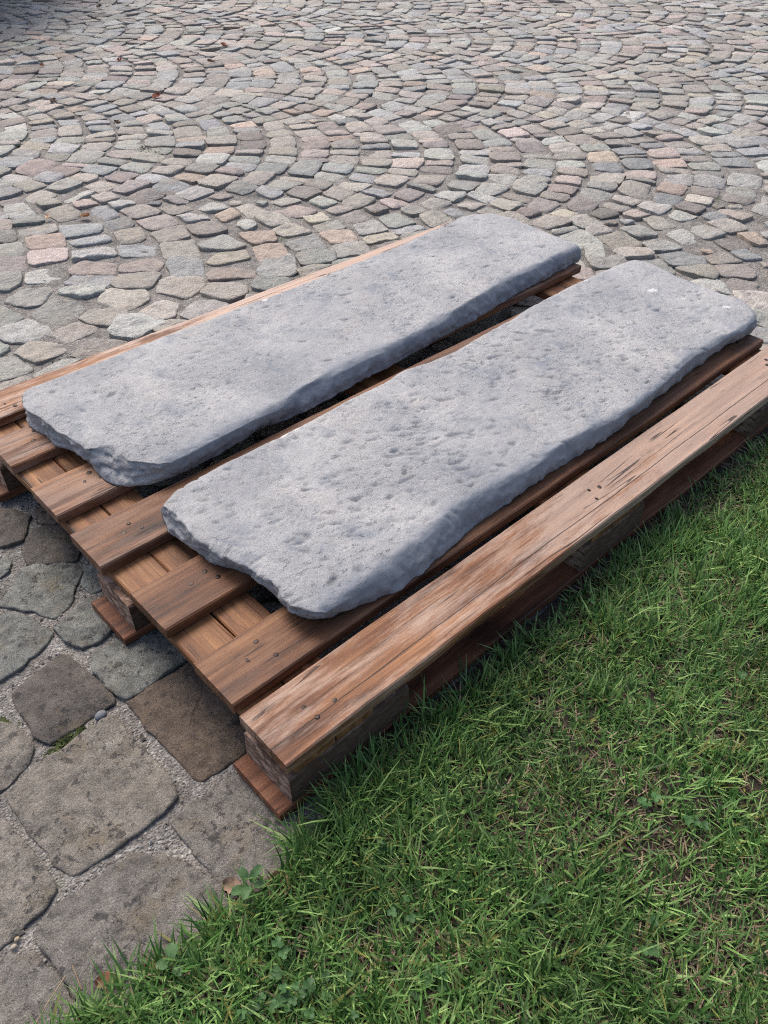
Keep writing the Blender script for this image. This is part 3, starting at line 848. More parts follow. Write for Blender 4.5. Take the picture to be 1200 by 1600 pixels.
def board(name, x0, x1, y0, y1, z0, z1, mat, axis='x', tint=1.0, weather=0.0, seed=0, bev=0.0028, wob=0.0016):
    """A sawn board, bevelled, edges a little uneven; its grain runs along local x."""
    Lx, Wy = (x1 - x0, y1 - y0) if axis == 'x' else (y1 - y0, x1 - x0)
    H = z1 - z0
    n = max(6, int(Lx / 0.035))
    prof = np.array([(bev, 0), (Wy - bev, 0), (Wy, bev), (Wy, H - bev), (Wy - bev, H), (Wy * .66, H), (Wy * .33, H), (bev, H), (0, H - bev), (0, bev)])
    m = len(prof)
    V = []
    for i in range(n + 1):
        x = Lx * i / n
        V.append(np.c_[np.full(m, x), prof])
    V = np.vstack(V)
    s = seed * 7.31
    N1 = fbm(np.c_[V[:, 0] * 6 + s, V[:, 1] * 25, V[:, 2] * 25], 1, 3, 2)
    N2 = fbm(np.c_[V[:, 0] * 6 + s + 40, V[:, 1] * 25, V[:, 2] * 25], 1, 3, 4)
    V[:, 1] += wob * N1
    V[:, 2] += wob * 0.6 * N2
    i = np.arange(m); j = (i + 1) % m
    quads = np.vstack([np.stack([r * m + j, r * m + i, (r + 1) * m + i, (r + 1) * m + j], 1) for r in range(n)])
    c0, c1 = len(V), len(V) + 1
    V = np.vstack([V, [[-0.0005, Wy / 2, H / 2]], [[Lx + 0.0005, Wy / 2, H / 2]]])
    tris = np.vstack([np.stack([i, j, np.full(m, c0)], 1), np.stack([n * m + j, n * m + i, np.full(m, c1)], 1)])
    me = np_mesh(name, V, quads, tris, smooth=False)
    o = link(name, me, mat, pallet, (x0, y0, z0))
    if axis == 'y':
        o.rotation_euler = (0, 0, math.pi / 2)
        o.location = (x1, y0, z0)
    o["tint"] = float(tint)
    o["weather"] = float(weather)
    return o


def nail_mesh():
    V, n = [(0, 0, 0.0009)], 12
    for r, z in ((0.0034, 0.0012), (0.0054, 0.0008), (0.0060, -0.0012)):
        V += [(r * math.cos(2 * math.pi * i / n), r * math.sin(2 * math.pi * i / n), z) for i in range(n)]
    i = np.arange(n); j = (i + 1) % n
    tris = np.stack([np.zeros(n, int), 1 + i, 1 + j], 1)
    quads = np.vstack([np.stack([1 + r * n + i, 1 + (r + 1) * n + i, 1 + (r + 1) * n + j, 1 + r * n + j], 1) for r in range(2)])
    me = np_mesh("nail", V, quads, tris)
    me.materials.append(M_NAIL)
    return me


ZD0, ZD1 = 0.1185, 0.1440
DECK = [  # x0, x1, y0, y1, tint, weather, nails
    (0.000, 1.775, 0.000, 0.124, 1.12, 0.81, [(0.086, 0.065), (0.131, 0.043), (0.090, 0.036), (0.878, 0.083), (0.903, 0.074), (0.867, 0.055), (1.672, 0.090), (1.649, 0.075), (1.690, 0.050)]),
    (0.004, 1.769, 0.146, 0.265, 0.80, 0.10, [(0.110, 0.230), (0.077, 0.205), (0.119, 0.183), (0.880, 0.205), (0.905, 0.190), (0.885, 0.232), (1.700, 0.190), (1.656, 0.179), (1.690, 0.225)]),
    (0.008, 1.770, 0.360, 0.484, 0.82, 0.05, [(0.141, 0.436), (0.152, 0.407), (0.104, 0.426), (0.90, 0.42), (1.68, 0.42)]),
    (0.001, 1.778, 0.581, 0.709, 0.86, 0.25, [(0.104, 0.658), (0.118, 0.629), (0.082, 0.639), (0.90, 0.65), (1.68, 0.65)]),
    (0.007, 1.797, 0.781, 0.906, 1.00, 0.40, [(0.125, 0.867), (0.105, 0.845), (0.136, 0.837), (0.90, 0.85), (1.70, 0.85)]),
    (0.009, 1.775, 1.007, 1.134, 1.15, 0.55, [(0.107, 1.103), (0.089, 1.067), (0.90, 1.06), (1.69, 1.06)]),
    (0.005, 1.770, 1.208, 1.330, 1.25, 1.50, [(0.105, 1.260), (0.120, 1.235), (0.90, 1.28), (1.69, 1.26)])]
NAIL = nail_mesh()
for q, (x0, x1, y0, y1, tn, we, nails) in enumerate(DECK):
    b = board("deck_board", x0, x1, y0, y1, ZD0, ZD1, M_DECK, 'x', tn, we, q + 1)
    for nx_, ny_ in nails:
        nl = link("nail", NAIL, None, b, (nx_ - x0, ny_ - y0, ZD1 - ZD0 - 0.0002))
        nl.rotation_euler = (random.uniform(-.15, .15), random.uniform(-.15, .15), random.uniform(0, 3))
        sc_ = random.uniform(0.75, 1.1)
        nl.scale = (sc_, sc_ * random.uniform(0.8, 1.1), random.uniform(0.3, 1))
q = 20
for x0, x1 in ((0.016, 0.100), (0.1025, 0.182), (0.795, 0.970), (1.600, 1.762)):
    q += 1
    board("stringer_board", x0, x1, 0.006, 1.322, 0.0955, 0.1178, M_STRING, 'y', 1.05, 0.0, q)
for y0, y1 in ((0.003, 0.130), (0.498, 0.632), (1.088, 1.300)):
    q += 1
    board("bottom_board", -0.024, 1.792, y0, y1, 0.0035, 0.0250, M_BOTTOM, 'x', 1.0, 0.0, q)
    for x0, x1 in ((0.003, 0.265), (0.773, 0.990), (1.492, 1.760)):
        q += 1
        board("block", x0, x1, y0 + 0.001, y1 - 0.004, 0.0257, 0.0948, M_BLOCK, 'x', 1.0, 0.0, q, 0.0035, 0.002)

# ------------------------------------------------------------------ the two slabs
def curve(P, n):
    P = np.array(P, float)
    d = np.r_[0, np.cumsum(np.linalg.norm(np.diff(P, axis=0), axis=1))]
    t = np.linspace(0, d[-1], n)
    return np.stack([np.interp(t, d, P[:, 0]), np.interp(t, d, P[:, 1])], 1)


def smooth_open(P, it):
    P = P.copy()
    for _ in range(it):
        P[1:-1] = 0.25 * P[:-2] + 0.5 * P[1:-1] + 0.25 * P[2:]
    return P


def slab(name, near, right, far, left, nearb, rightb, seed, pits, marks, hollows, label):
    NU, NVv = 440, 124
    ZT, ZB = 0.2, 0.1462
    rg = np.random.default_rng(seed)
    Nc, Rc = smooth_open(curve(near, NVv), 1), smooth_open(curve(right, NU), 10)
    Fc, Lc = smooth_open(curve(far, NVv), 4)[::-1], smooth_open(curve(left, NU), 8)
    jag = 0.0022 * fbm(np.c_[Nc * 1.0, np.full(NVv, seed)], 70, 3, seed)
    Nc[1:-1, 0] += jag[1:-1]
    u = np.linspace(0, 1, NU)[:, None, None]; v = np.linspace(0, 1, NVv)[None, :, None]
    G = (1 - v) * Lc[:, None] + v * Rc[:, None] + (1 - u) * Nc[None] + u * Fc[None] - \
        ((1 - u) * (1 - v) * Nc[0] + (1 - u) * v * Nc[-1] + u * (1 - v) * Fc[0] + u * v * Fc[-1])
    XY = G.reshape(-1, 2)

    I_, J_ = np.meshgrid(np.arange(NU), np.arange(NVv), indexing='ij')
    I_, J_ = I_.ravel(), J_.ravel()

    def dist_to(C, near_it):
        t = np.linspace(0, len(C) - 1, len(C) * 4)
        D = np.stack([np.interp(t, np.arange(len(C)), C[:, 0]), np.interp(t, np.arange(len(C)), C[:, 1])], 1)
        out = np.full(len(XY), 1.0)
        ids = np.nonzero(near_it)[0]
        for a in range(0, len(ids), 1500):
            s_ = ids[a:a + 1500]
            out[s_] = np.sqrt(((XY[s_, None, 0] - D[None, :, 0]) ** 2 + (XY[s_, None, 1] - D[None, :, 1]) ** 2).min(1))
        return out
    dN, dR, dF, dL = dist_to(Nc, I_ < 14), dist_to(Rc, J_ > NVv - 24), dist_to(Fc, I_ > NU - 10), dist_to(Lc, J_ < 8)
    P3 = np.c_[XY, np.full(len(XY), seed * 3.7)]
    z = np.full(len(XY), ZT)
    z += 0.0030 * fbm(P3, 5, 3, seed) + 0.0008 * fbm(P3, 22, 3, seed + 1) + 0.0004 * fbm(P3, 120, 2, seed + 2)
    ring = np.abs(fbm(P3 * np.array([1, 1.5, 1]), 30, 3, seed + 3))
    z -= 0.0011 * np.clip(0.35 - ring, 0, 1) * 2
    col = np.zeros((len(XY), 3))
    # tooling pecks: short dents, mostly slanting the same way
    for _ in range(pits):
        c = XY[rg.integers(len(XY))]
        if pits > 200 and rg.random() < 0.45:
            c = np.array(hollows[rg.integers(len(hollows))]) + rg.normal(0, 0.11, 2) * np.array([1.4, 0.8])
        a = rg.normal(-0.55, 0.45)
        l, w, dp = rg.uniform(0.004, 0.0150), rg.uniform(0.0018, 0.0046), rg.uniform(0.0010, 0.0056)
        sel = np.nonzero((np.abs(XY[:, 0] - c[0]) < 3 * l) & (np.abs(XY[:, 1] - c[1]) < 3 * l))[0]
        d = XY[sel] - c
        p = (d[:, 0] * math.cos(a) + d[:, 1] * math.sin(a)) / l
        q_ = (-d[:, 0] * math.sin(a) + d[:, 1] * math.cos(a)) / w
        g = 1 / (1 + (p * p + q_ * q_ * np.where(q_ > 0, 0.45, 1.5)) ** 2.2)
        z[sel] -= dp * g
        col[sel, 2] = np.maximum(col[sel, 2], g * 0.75 * rg.random() ** 1.5)
    for (mx, my, ml, mw, a, ch, dp) in marks:
        d = XY - np.array([mx, my])
        p = (d[:, 0] * math.cos(a) + d[:, 1] * math.sin(a)) / ml
        q_ = (-d[:, 0] * math.sin(a) + d[:, 1] * math.cos(a)) / mw
        g = np.clip(1.6 - (p * p + q_ * q_) - 0.5 * np.abs(fbm(P3, 160, 2, 77)), 0, 1)
        col[:, ch] = np.maximum(col[:, ch], np.minimum(g * 2, 1))
        z -= dp * np.clip(g, 0, 1)
    wR = 0.015 * (1 + 0.75 * fbm(P3, 9, 4, seed + 5)).clip(0.25)
    z -= 0.009 * np.clip(1 - dR / wR, 0, 1) ** 2 * (1 + 0.5 * fbm(P3, 11, 3, 66))
    z -= 0.007 * np.clip(1 - dL / 0.018, 0, 1) ** 2
    z -= 0.008 * np.clip(1 - dF / 0.016, 0, 1) ** 2
    z -= 0.0035 * np.clip(1 - dN / (0.010 * (1 + fbm(P3, 40, 2, 8))).clip(0.003), 0, 1)
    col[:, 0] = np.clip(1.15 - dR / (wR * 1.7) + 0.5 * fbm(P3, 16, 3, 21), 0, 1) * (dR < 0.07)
    grid = np.c_[XY, z]
    idx = np.arange(NU * NVv).reshape(NU, NVv)
    loop = np.concatenate([idx[0, :-1], idx[:-1, -1], idx[-1, :0:-1], idx[:0:-1, 0]])
    top = grid[loop]
    bN, bR = curve(nearb, NVv), curve(list(rightb) + [right[-1]], NU)
    ctr = XY.mean(0)
    shrink = lambda C: C + (ctr - C) / np.linalg.norm(ctr - C, axis=1, keepdims=True) * 0.005
    bot = np.vstack([bN[:-1], bR[:-1], shrink(Fc[::-1])[:-1], shrink(Lc)[::-1][:-1]])
    for _ in range(3):
        bot = 0.25 * np.roll(bot, 1, 0) + 0.5 * bot + 0.25 * np.roll(bot, -1, 0)
    nl = len(loop)
    tan = np.roll(top[:, :2], -4, 0) - np.roll(top[:, :2], 4, 0)
    nrm = np.stack([tan[:, 1], -tan[:, 0]], 1)
    nrm /= np.linalg.norm(nrm, axis=1, keepdims=True) + 1e-9
    if ((top[:, :2] - ctr) * nrm).sum(1).mean() < 0: nrm = -nrm
    isN = np.zeros(nl); isN[:NVv - 1] = 1
    for _ in range(6): isN = 0.25 * np.roll(isN, 1) + 0.5 * isN + 0.25 * np.roll(isN, -1)
    K = 16
    rings, rcol = [], []
    for s in range(1, K + 1):
        t = s / K
        xy = top[:, :2] * (1 - t) + bot * t
        zz = top[:, 2] * (1 - t) + ZB * t
        p3 = np.c_[xy, zz]
        bul = (0.0045 * math.sin(math.pi * t)) * (1 - isN)
        sc_ = fbm(p3 * np.array([1, 1, 0.9]), 13, 3, seed + 9)
        lng = (0.0115 * (0.42 - np.abs(sc_)) + 0.0030 * fbm(p3, 60, 3, seed + 10) - 0.0045 * np.abs(fbm(p3, 38, 2, seed + 13))) * (1 - isN)
        fx = fbm(p3 * np.array([1, 1, 3.2]), 22, 4, seed + 11)
        cell = np.floor(p3[:, 1] * 38 + 1.3 * fbm(p3, 12, 2, 3)) * 0.61
        facet = np.abs(fx) * 0.010 - 0.004 + 0.003 * np.sin(cell * 7)
        env = math.sin(math.pi * min(1, t * 1.15) * 0.5) * (1 if t < 0.99 else 0.6)
        flk = 0.0026 * np.tanh(9 * fbm(p3 * np.array([1, 1, 5.0]), 16, 3, seed + 15))
        facet = facet + flk
        off = bul + (lng + 0) * env + isN * facet * math.sin(math.pi * (0.12 + 0.8 * t))
        rings.append(np.c_[xy + nrm * off[:, None], zz + 0.0010 * fbm(p3, 50, 2, 5) * (t < 0.99)])
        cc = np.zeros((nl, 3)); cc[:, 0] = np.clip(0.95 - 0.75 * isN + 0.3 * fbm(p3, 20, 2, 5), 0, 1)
        rcol.append(cc)
    base = len(grid)
    V = np.vstack([grid] + rings)
    C = np.vstack([col] + rcol)
    ii = np.arange((NU - 1) * (NVv - 1)); a = (ii // (NVv - 1)) * NVv + ii % (NVv - 1)
    quads = [np.stack([a, a + 1, a + NVv + 1, a + NVv], 1)]
    prev = loop
    for s in range(K):
        cur = base + s * nl + np.arange(nl)
        quads.append(np.stack([prev, cur, np.roll(cur, -1), np.roll(prev, -1)], 1))
        prev = cur
    V = np.vstack([V, [[ctr[0], ctr[1], ZB]]]); C = np.vstack([C, [[0, 0, 0]]])
    tris = np.stack([np.roll(prev, -1), prev, np.full(nl, len(V) - 1)], 1)
    org = np.array([ctr[0], ctr[1], ZB])
    me = np_mesh(name, V - org, np.vstack(quads), tris, C)
    import bmesh
    bm = bmesh.new(); bm.from_mesh(me); bmesh.ops.recalc_face_normals(bm, faces=bm.faces); bm.to_mesh(me); bm.free()
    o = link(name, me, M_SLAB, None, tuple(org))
    return tag(o, label, "stone slab", "grey stone slabs lying on the pallet")


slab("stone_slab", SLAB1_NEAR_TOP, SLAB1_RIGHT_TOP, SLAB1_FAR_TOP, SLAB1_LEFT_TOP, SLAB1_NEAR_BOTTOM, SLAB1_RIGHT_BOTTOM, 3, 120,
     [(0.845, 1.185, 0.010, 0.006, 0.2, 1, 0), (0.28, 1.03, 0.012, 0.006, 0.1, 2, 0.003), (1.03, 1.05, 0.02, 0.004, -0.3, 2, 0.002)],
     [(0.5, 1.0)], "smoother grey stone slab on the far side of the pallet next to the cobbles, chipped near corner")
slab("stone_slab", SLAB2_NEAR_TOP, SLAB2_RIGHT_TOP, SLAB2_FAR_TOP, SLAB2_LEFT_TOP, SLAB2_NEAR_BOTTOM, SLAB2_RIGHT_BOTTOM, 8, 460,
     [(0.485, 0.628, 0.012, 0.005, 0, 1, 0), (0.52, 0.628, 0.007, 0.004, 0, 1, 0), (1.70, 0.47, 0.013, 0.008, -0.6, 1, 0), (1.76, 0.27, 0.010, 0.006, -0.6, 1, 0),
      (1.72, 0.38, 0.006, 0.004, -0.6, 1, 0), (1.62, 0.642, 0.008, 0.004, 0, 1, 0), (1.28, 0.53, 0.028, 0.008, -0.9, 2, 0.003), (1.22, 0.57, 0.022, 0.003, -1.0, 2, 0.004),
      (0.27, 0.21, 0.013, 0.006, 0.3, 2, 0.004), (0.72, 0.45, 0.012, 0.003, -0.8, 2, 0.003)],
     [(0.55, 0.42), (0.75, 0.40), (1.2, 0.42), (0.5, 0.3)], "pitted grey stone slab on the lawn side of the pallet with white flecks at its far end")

# ------------------------------------------------------------------ lawn
def edge_y(x):
    x = np.asarray(x, float)
    n = fbm(np.c_[x, np.zeros_like(x), np.zeros_like(x)], 6, 3, 31)
    return -0.050 + 0.026 * np.clip((x + 0.04) / 0.15, 0, 1) + 0.012 * n


lx, ly = np.linspace(-1.6, 6.0, 420), np.linspace(0, 1, 90)
X, T = np.meshgrid(lx, ly, indexing='ij')
Yv = edge_y(X.ravel()).reshape(X.shape) * (1 - T) + (-4.0) * T ** 2.2 * 1.0 + edge_y(X.ravel()).reshape(X.shape) * 0 - 0.0
Yv = Yv + 0.032 * np.clip((X - 0.03) / 0.12, 0, 1) * (1 - T) ** 12
Pv = np.c_[X.ravel(), Yv.ravel(), np.zeros(X.size)]
Pv[:, 2] = -0.012 + 0.013 * np.clip((X.ravel() - 0.03) / 0.12, 0, 1) * (1 - T.ravel()) ** 4 + np.clip(T.ravel() * 3.0, 0, 1) ** 0.6 * 0.020 + 0.004 * fbm(Pv, 12, 4, 41)
i = np.arange(419 * 89); a = (i // 89) * 90 + i % 89
tag(link("lawn", np_mesh("lawn", Pv, quads=np.stack([a, a + 1, a + 91, a + 90], 1)), M_SOIL), kind="structure")

g = np.random.default_rng(23)


def scatter(n, x0, x1, y0):
    x = g.uniform(x0, x1, n)
    y = y0 + (edge_y(x) + 0.004 - y0) * g.uniform(0, 1, n)
    return np.stack([x, y], 1)


def blades(B, h, az, lean, w, col, z0=0.0, curl=0.5, flat=None):
    n = len(B)
    t = np.array([0.0, 0.34, 0.70, 1.0])
    dx, dy = np.cos(az), np.sin(az)
    sx, sy = -dy, dx
    tw = g.normal(0, 0.6, n)
    V = np.zeros((n, 7, 3), np.float32)
    for q, tt in enumerate(t):
        reach = h * (np.sin(lean) * tt + curl * lean * tt * tt * 0.55)
        up = h * (np.cos(lean) * tt - curl * lean * tt * tt * 0.42)
        up = np.maximum(up, 0.004 + 0.01 * tt)
        cx, cy, cz = B[:, 0] + dx * reach, B[:, 1] + dy * reach, z0 + up
        ww = w * (1.0, 0.95, 0.66, 0.0)[q]
        if q < 3:
            ox, oy, oz = sx * ww, sy * ww, ww * np.sin(tw) * 0.6
            V[:, 2 * q] = np.stack([cx - ox, cy - oy, cz - oz], 1)
            V[:, 2 * q + 1] = np.stack([cx + ox, cy + oy, cz + oz], 1)
        else:
            V[:, 6] = np.stack([cx, cy, cz], 1)
    b = (np.arange(n) * 7)[:, None]
    quads = np.concatenate([b + np.array([[0, 1, 3, 2]]), b + np.array([[2, 3, 5, 4]])])
    tris = b + np.array([[4, 5, 6]])
    C = np.repeat(col[:, None, :], 7, 1).astype(np.float32)
    return V.reshape(-1, 3), quads, tris, C.reshape(-1, 3)


def pack(parts):
    V, Q, Tt, C, b = [], [], [], [], 0
    for v, q, t, c in parts:
        V.append(v); Q.append(q + b); Tt.append(t + b); C.append(c); b += len(v)
    return np.vstack(V), np.vstack(Q), np.vstack(Tt), np.vstack(C)


def zone(B): return np.c_[B, np.zeros(len(B))]


parts = []
# live blades, grown in tufts; thin where the thatch shows
NB = 150000
tuft = scatter(NB // 7, -1.0, 2.6, -1.15)
B = np.repeat(tuft, 7, 0) + g.normal(0, 0.0075, (len(tuft) * 7, 2))
thin = fbm(zone(B), 7.5, 3, 61)
side = 0.75 * np.clip((B[:, 0] - 0.15) / 0.6, 0, 1) * np.clip((-0.22 - B[:, 1]) / 0.2, 0, 1)
keep = g.uniform(0, 1, len(B)) < np.clip(1.02 - np.clip(thin - 0.12 + side * 0.12, 0, 1) * 0.65, 0.45, 1)
keep &= B[:, 1] < edge_y(B[:, 0]) + 0.008
view = (B[:, 1] > -0.95) & (B[:, 0] > -0.65) & (B[:, 0] < 1.9)
keep &= view | (g.uniform(0, 1, len(B)) < 0.5)
B = B[keep]
n = len(B)
taz = np.repeat(g.uniform(0, 2 * math.pi, len(tuft)), 7)[keep] + g.normal(0, 1.0, n)
near_edge = np.clip(1 - np.abs(B[:, 1] - edge_y(B[:, 0])) / 0.12, 0, 1)
h = (0.036 + 0.026 * g.random(n) + 0.014 * fbm(zone(B), 5, 2, 71)) * (1 + np.where(B[:, 0] > 0.12, np.where(B[:, 0] < 0.6, 0.05, -0.25), 0.25) * near_edge)
h *= np.where(g.random(n) < 0.06, 1.45, 1.0)
lean = np.clip(np.abs(g.normal(0.62, 0.33, n)), 0.08, 1.35)
w = g.uniform(0.0010, 0.0023, n)
hue = fbm(zone(B), 6, 3, 81)[:, None]
r = g.random((n, 1))
dark, mid, lite = np.array([0.026, 0.070, 0.018]), np.array([0.100, 0.212, 0.048]), np.array([0.290, 0.425, 0.140])
col = np.where(r < 0.5, dark + (mid - dark) * r * 2, mid + (lite - mid) * (r * 2 - 1)) * (1 + 0.22 * hue) * (1 + g.normal(0, 0.1, (n, 1)))
yel = (g.random((n, 1)) < 0.05)
col = np.where(yel, np.array([0.22, 0.22, 0.06]), col)
parts.append(blades(B, h, taz, lean, w, np.clip(col, 0.008, 0.5), 0.0))
# dead straw lying in the thatch
B = scatter(60000, -1.0, 2.6, -1.15)
tt = fbm(zone(B), 7.5, 3, 61)
side = np.clip((B[:, 0] - 0.1) / 0.6, 0, 1) * np.clip((-0.15 - B[:, 1]) / 0.2, 0, 1)
B = B[g.random(len(B)) < np.clip(0.40 + tt * 0.6 + 0.22 * side, 0.18, 1)]
n = len(B)
r = g.random((n, 1))
col = np.array([0.085, 0.055, 0.032]) * (1 - r) + np.array([0.46, 0.34, 0.22]) * r ** 1.5
parts.append(blades(B, g.uniform(0.018, 0.045, n), g.uniform(0, 6.283, n), g.uniform(0.95, 1.45, n), g.uniform(0.0007, 0.0016, n), col, 0.005, 0.25))
V, Q, Tt, C = pack(parts)
tag(link("grass", np_mesh("grass", V, Q, Tt, C), M_GRASS), kind="stuff")

# ------------------------------------------------------------------ clover in the lawn: leaflets in threes
def disc_leaf(c, rad, az, tilt, up, rng, nseg=9, notch=0.0, long=1.0):
    """One leaf blade: a slightly folded disc."""
    V = [np.array([0, 0, 0.0])]
    for q in range(nseg):
        t = 2 * math.pi * q / nseg
        rr = rad * (1 - notch * math.exp(-(t if t < math.pi else 2 * math.pi - t) ** 2 / 0.08))
        x, y = rr * math.cos(t) * long, rr * math.sin(t)
        V.append(np.array([x, y, abs(y) * 0.35 - 0.15 * rad * (x / rad) ** 2]))
    V = np.array(V)
    V[:, 0] += rad * long * 0.95
    ct, st = math.cos(tilt), math.sin(tilt)
    V = np.stack([V[:, 0] * ct - V[:, 2] * st, V[:, 1], V[:, 0] * st + V[:, 2] * ct], 1)
    ca, sa = math.cos(az), math.sin(az)
    V = np.stack([V[:, 0] * ca - V[:, 1] * sa, V[:, 0] * sa + V[:, 1] * ca, V[:, 2]], 1)
    V = V + np.array([c[0], c[1], up])
    k = np.arange(nseg)
    return V, np.stack([np.zeros(nseg, int), 1 + k, 1 + (k + 1) % nseg], 1)


CV, CT, CC, b = [], [], [], 0
for cx, cy, cnt, sp in ((-0.164, -0.226, 17, 0.026), (-0.20, -0.19, 5, 0.02), (0.028, -0.243, 4, 0.012), (0.448, -0.459, 3, 0.010), (0.239, -0.512, 3, 0.012), (-0.013, -0.323, 4, 0.015),
                        (-0.09, -0.30, 4, 0.03), (0.42, -0.40, 3, 0.012), (0.16, -0.36, 3, 0.012), (0.72, -0.077, 2, 0.01), (0.75, -0.35, 3, 0.012), (0.05, -0.14, 3, 0.015)):
    for _ in range(cnt):
        x, y = cx + g.normal(0, sp), cy + g.normal(0, sp)
        up, az, rd = 0.022 + g.uniform(0, 0.016), g.uniform(0, 6.28), g.uniform(0.0034, 0.0058)
        cl = np.array([0.052, 0.125, 0.035]) * g.uniform(0.75, 1.25)
        for q in range(3):
            v, t = disc_leaf((x, y), rd, az + q * 2.094, g.uniform(-0.25, 0.35), up, g, notch=0.22)
            CV.append(v); CT.append(t + b); CC.append(np.tile(cl * g.uniform(0.9, 1.1), (len(v), 1))); b += len(v)
tag(link("clover", np_mesh("clover", np.vstack(CV), None, np.vstack(CT), np.vstack(CC)), M_LEAF), kind="stuff")


def weed(loc, leaves, rad, label, long=1.6):
    root = bpy.data.objects.new("weed", None)
    COL.objects.link(root)
    root.location = loc
    tag(root, label, "weed", "broad leaved weeds at the lawn edge")
    a0 = g.uniform(0, 6)
    for q in range(leaves):
        az = a0 + q * 2.4
        v, t = disc_leaf((0.006 * math.cos(az), 0.006 * math.sin(az)), rad * g.uniform(0.75, 1.15), az, g.uniform(0.1, 0.5), 0.022 + 0.005 * q, g, 12, long=long)
        c = np.tile(np.array([0.070, 0.140, 0.050]) * g.uniform(0.75, 1.2), (len(v), 1))
        link("leaf", np_mesh("leaf", v, None, t, c), M_LEAF, root)


weed((-0.125, -0.058, 0.0), 6, 0.0075, "pale green broad leaved weed growing between paving and grass near the pallet corner")
weed((-0.268, -0.072, 0.0), 3, 0.0085, "small three leaved weed at the edge of the large paving stone at the bottom", 1.2)


def fallen(loc, size, rgb, label, group=None, az=0.0, lift=0.004):
    nx, ny = 9, 5
    if group == GL: size *= 0.72
    V, C = [], []
    for a_ in range(nx):
        u_ = a_ / (nx - 1)
        wd = math.sin(math.pi * (0.04 + 0.92 * u_)) ** 0.8 * 0.42 * (1 + 0.18 * math.sin(u_ * 19 + size * 999))
        for b_ in range(ny):
            v_ = b_ / (ny - 1) * 2 - 1
            x, y = (u_ - 0.5) * size, v_ * wd * size
            z = size * (0.22 * v_ * v_ * (0.4 + u_) + 0.16 * (u_ - 0.4) ** 2 + 0.03 * math.sin(9 * u_ + 4 * v_)) + 0.001
            V.append((x * math.cos(az) - y * math.sin(az), x * math.sin(az) + y * math.cos(az), z))
            C.append(np.array(rgb) * (0.75 + 0.4 * abs(v_)) * g.uniform(0.85, 1.15))
    ii = np.arange((nx - 1) * (ny - 1)); a = (ii // (ny - 1)) * ny + ii % (ny - 1)
    o = link("fallen_leaf", np_mesh("fallen_leaf", V, np.stack([a, a + ny, a + ny + 1, a + 1], 1), None, np.array(C)), M_DRY, None, (loc[0], loc[1], lift))
    tag(o, label, "leaf", group)


GL = "fallen leaves on the cobbles"
red, brn, tanc = (0.20, 0.06, 0.035), (0.13, 0.075, 0.045), (0.34, 0.19, 0.11)
fallen((2.166, 4.051), 0.085, (0.24, 0.085, 0.05), "broad reddish brown dead leaf, the largest on the cobbles at the upper left", GL, 0.4)
fallen((2.471, 5.036), 0.060, red, "small dark red dead leaf beside a pale pink cobble near the top", GL, 1.0)
fallen((3.257, 4.959), 0.070, (0.30, 0.11, 0.06), "rusty orange dead leaf on grey cobbles at the top", GL, 2.0)
fallen((2.902, 4.583), 0.075, brn, "brown curled dead leaf on cobbles below the rusty orange one", GL, 2.7)
fallen((1.686, 4.384), 0.055, brn, "dark brown dead leaf curled up among bluish cobbles at the upper left", GL, 0.2)
fallen((2.026, 5.250), 0.050, red, "red dead leaf in the shade close to the dark upper left corner", GL, 1.4)
fallen((1.742, 3.738), 0.050, brn, "little brown dead leaf halfway between two larger ones on cobbles at the left", GL, 2.3)
fallen((0.978, 2.622), 0.060, (0.26, 0.12, 0.06), "torn rusty dead leaf lying in the joint above a blue grey cobble", GL, -0.7)
fallen((0.867, 2.721), 0.036, (0.60, 0.38, 0.24), "tiny pale orange dead leaf beside a grey green cobble", GL, 0.9)
fallen((3.351, 6.981), 0.075, brn, "dark dead leaf near the top edge between mossy cobbles", GL, 0.3)
GE = "dead leaves at the lawn edge"
fallen((-0.093, -0.086), 0.042, tanc, "tan dead leaf stuck in the grass beside the broad leaved weed", GE, 0.8, 0.016)
fallen((-0.142, -0.032), 0.030, (0.30, 0.20, 0.14), "crumpled pale brown dead leaf on the paving edge by the weed", GE, 2.2, 0.006)
fallen((-0.292, -0.052), 0.026, (0.30, 0.14, 0.08), "small brown dead leaf at the rim of the large bottom paving stone", GE, 1.5, 0.004)
fallen((-0.345, -0.020), 0.028, (0.25, 0.12, 0.07), "narrow brown dead leaf tucked under grass tips at the bottom left", GE, 2.9, 0.004)


def pebble(loc, r, rgb, label):
    n, m = 10, 6
    V = []
    for a_ in range(m):
        p_ = math.pi * (a_ + 0.5) / m
        for b_ in range(n):
            t = 2 * math.pi * b_ / n
            V.append((r * math.sin(p_) * math.cos(t), r * 0.8 * math.sin(p_) * math.sin(t), r * 0.6 * math.cos(p_)))
    V = np.array(V); V *= (1 + 0.12 * fbm(V + loc[0], 60, 2, 4))[:, None]
    i = np.arange((m - 1) * n); a = (i // n) * n + i % n; a2 = (i // n) * n + (i + 1) % n
    V = np.vstack([V, [[0, 0, r * .6]], [[0, 0, -r * .6]]])
    k = np.arange(n)
    tr = np.vstack([np.stack([np.full(n, m * n), k, (k + 1) % n], 1), np.stack([np.full(n, m * n + 1), (m - 1) * n + (k + 1) % n, (m - 1) * n + k], 1)])
    o = link("pebble", np_mesh("pebble", V, np.stack([a, a + n, a2 + n, a2], 1), tr, np.tile(rgb, (len(V), 1))), M_DRY, None, loc)
    tag(o, label, "pebble")


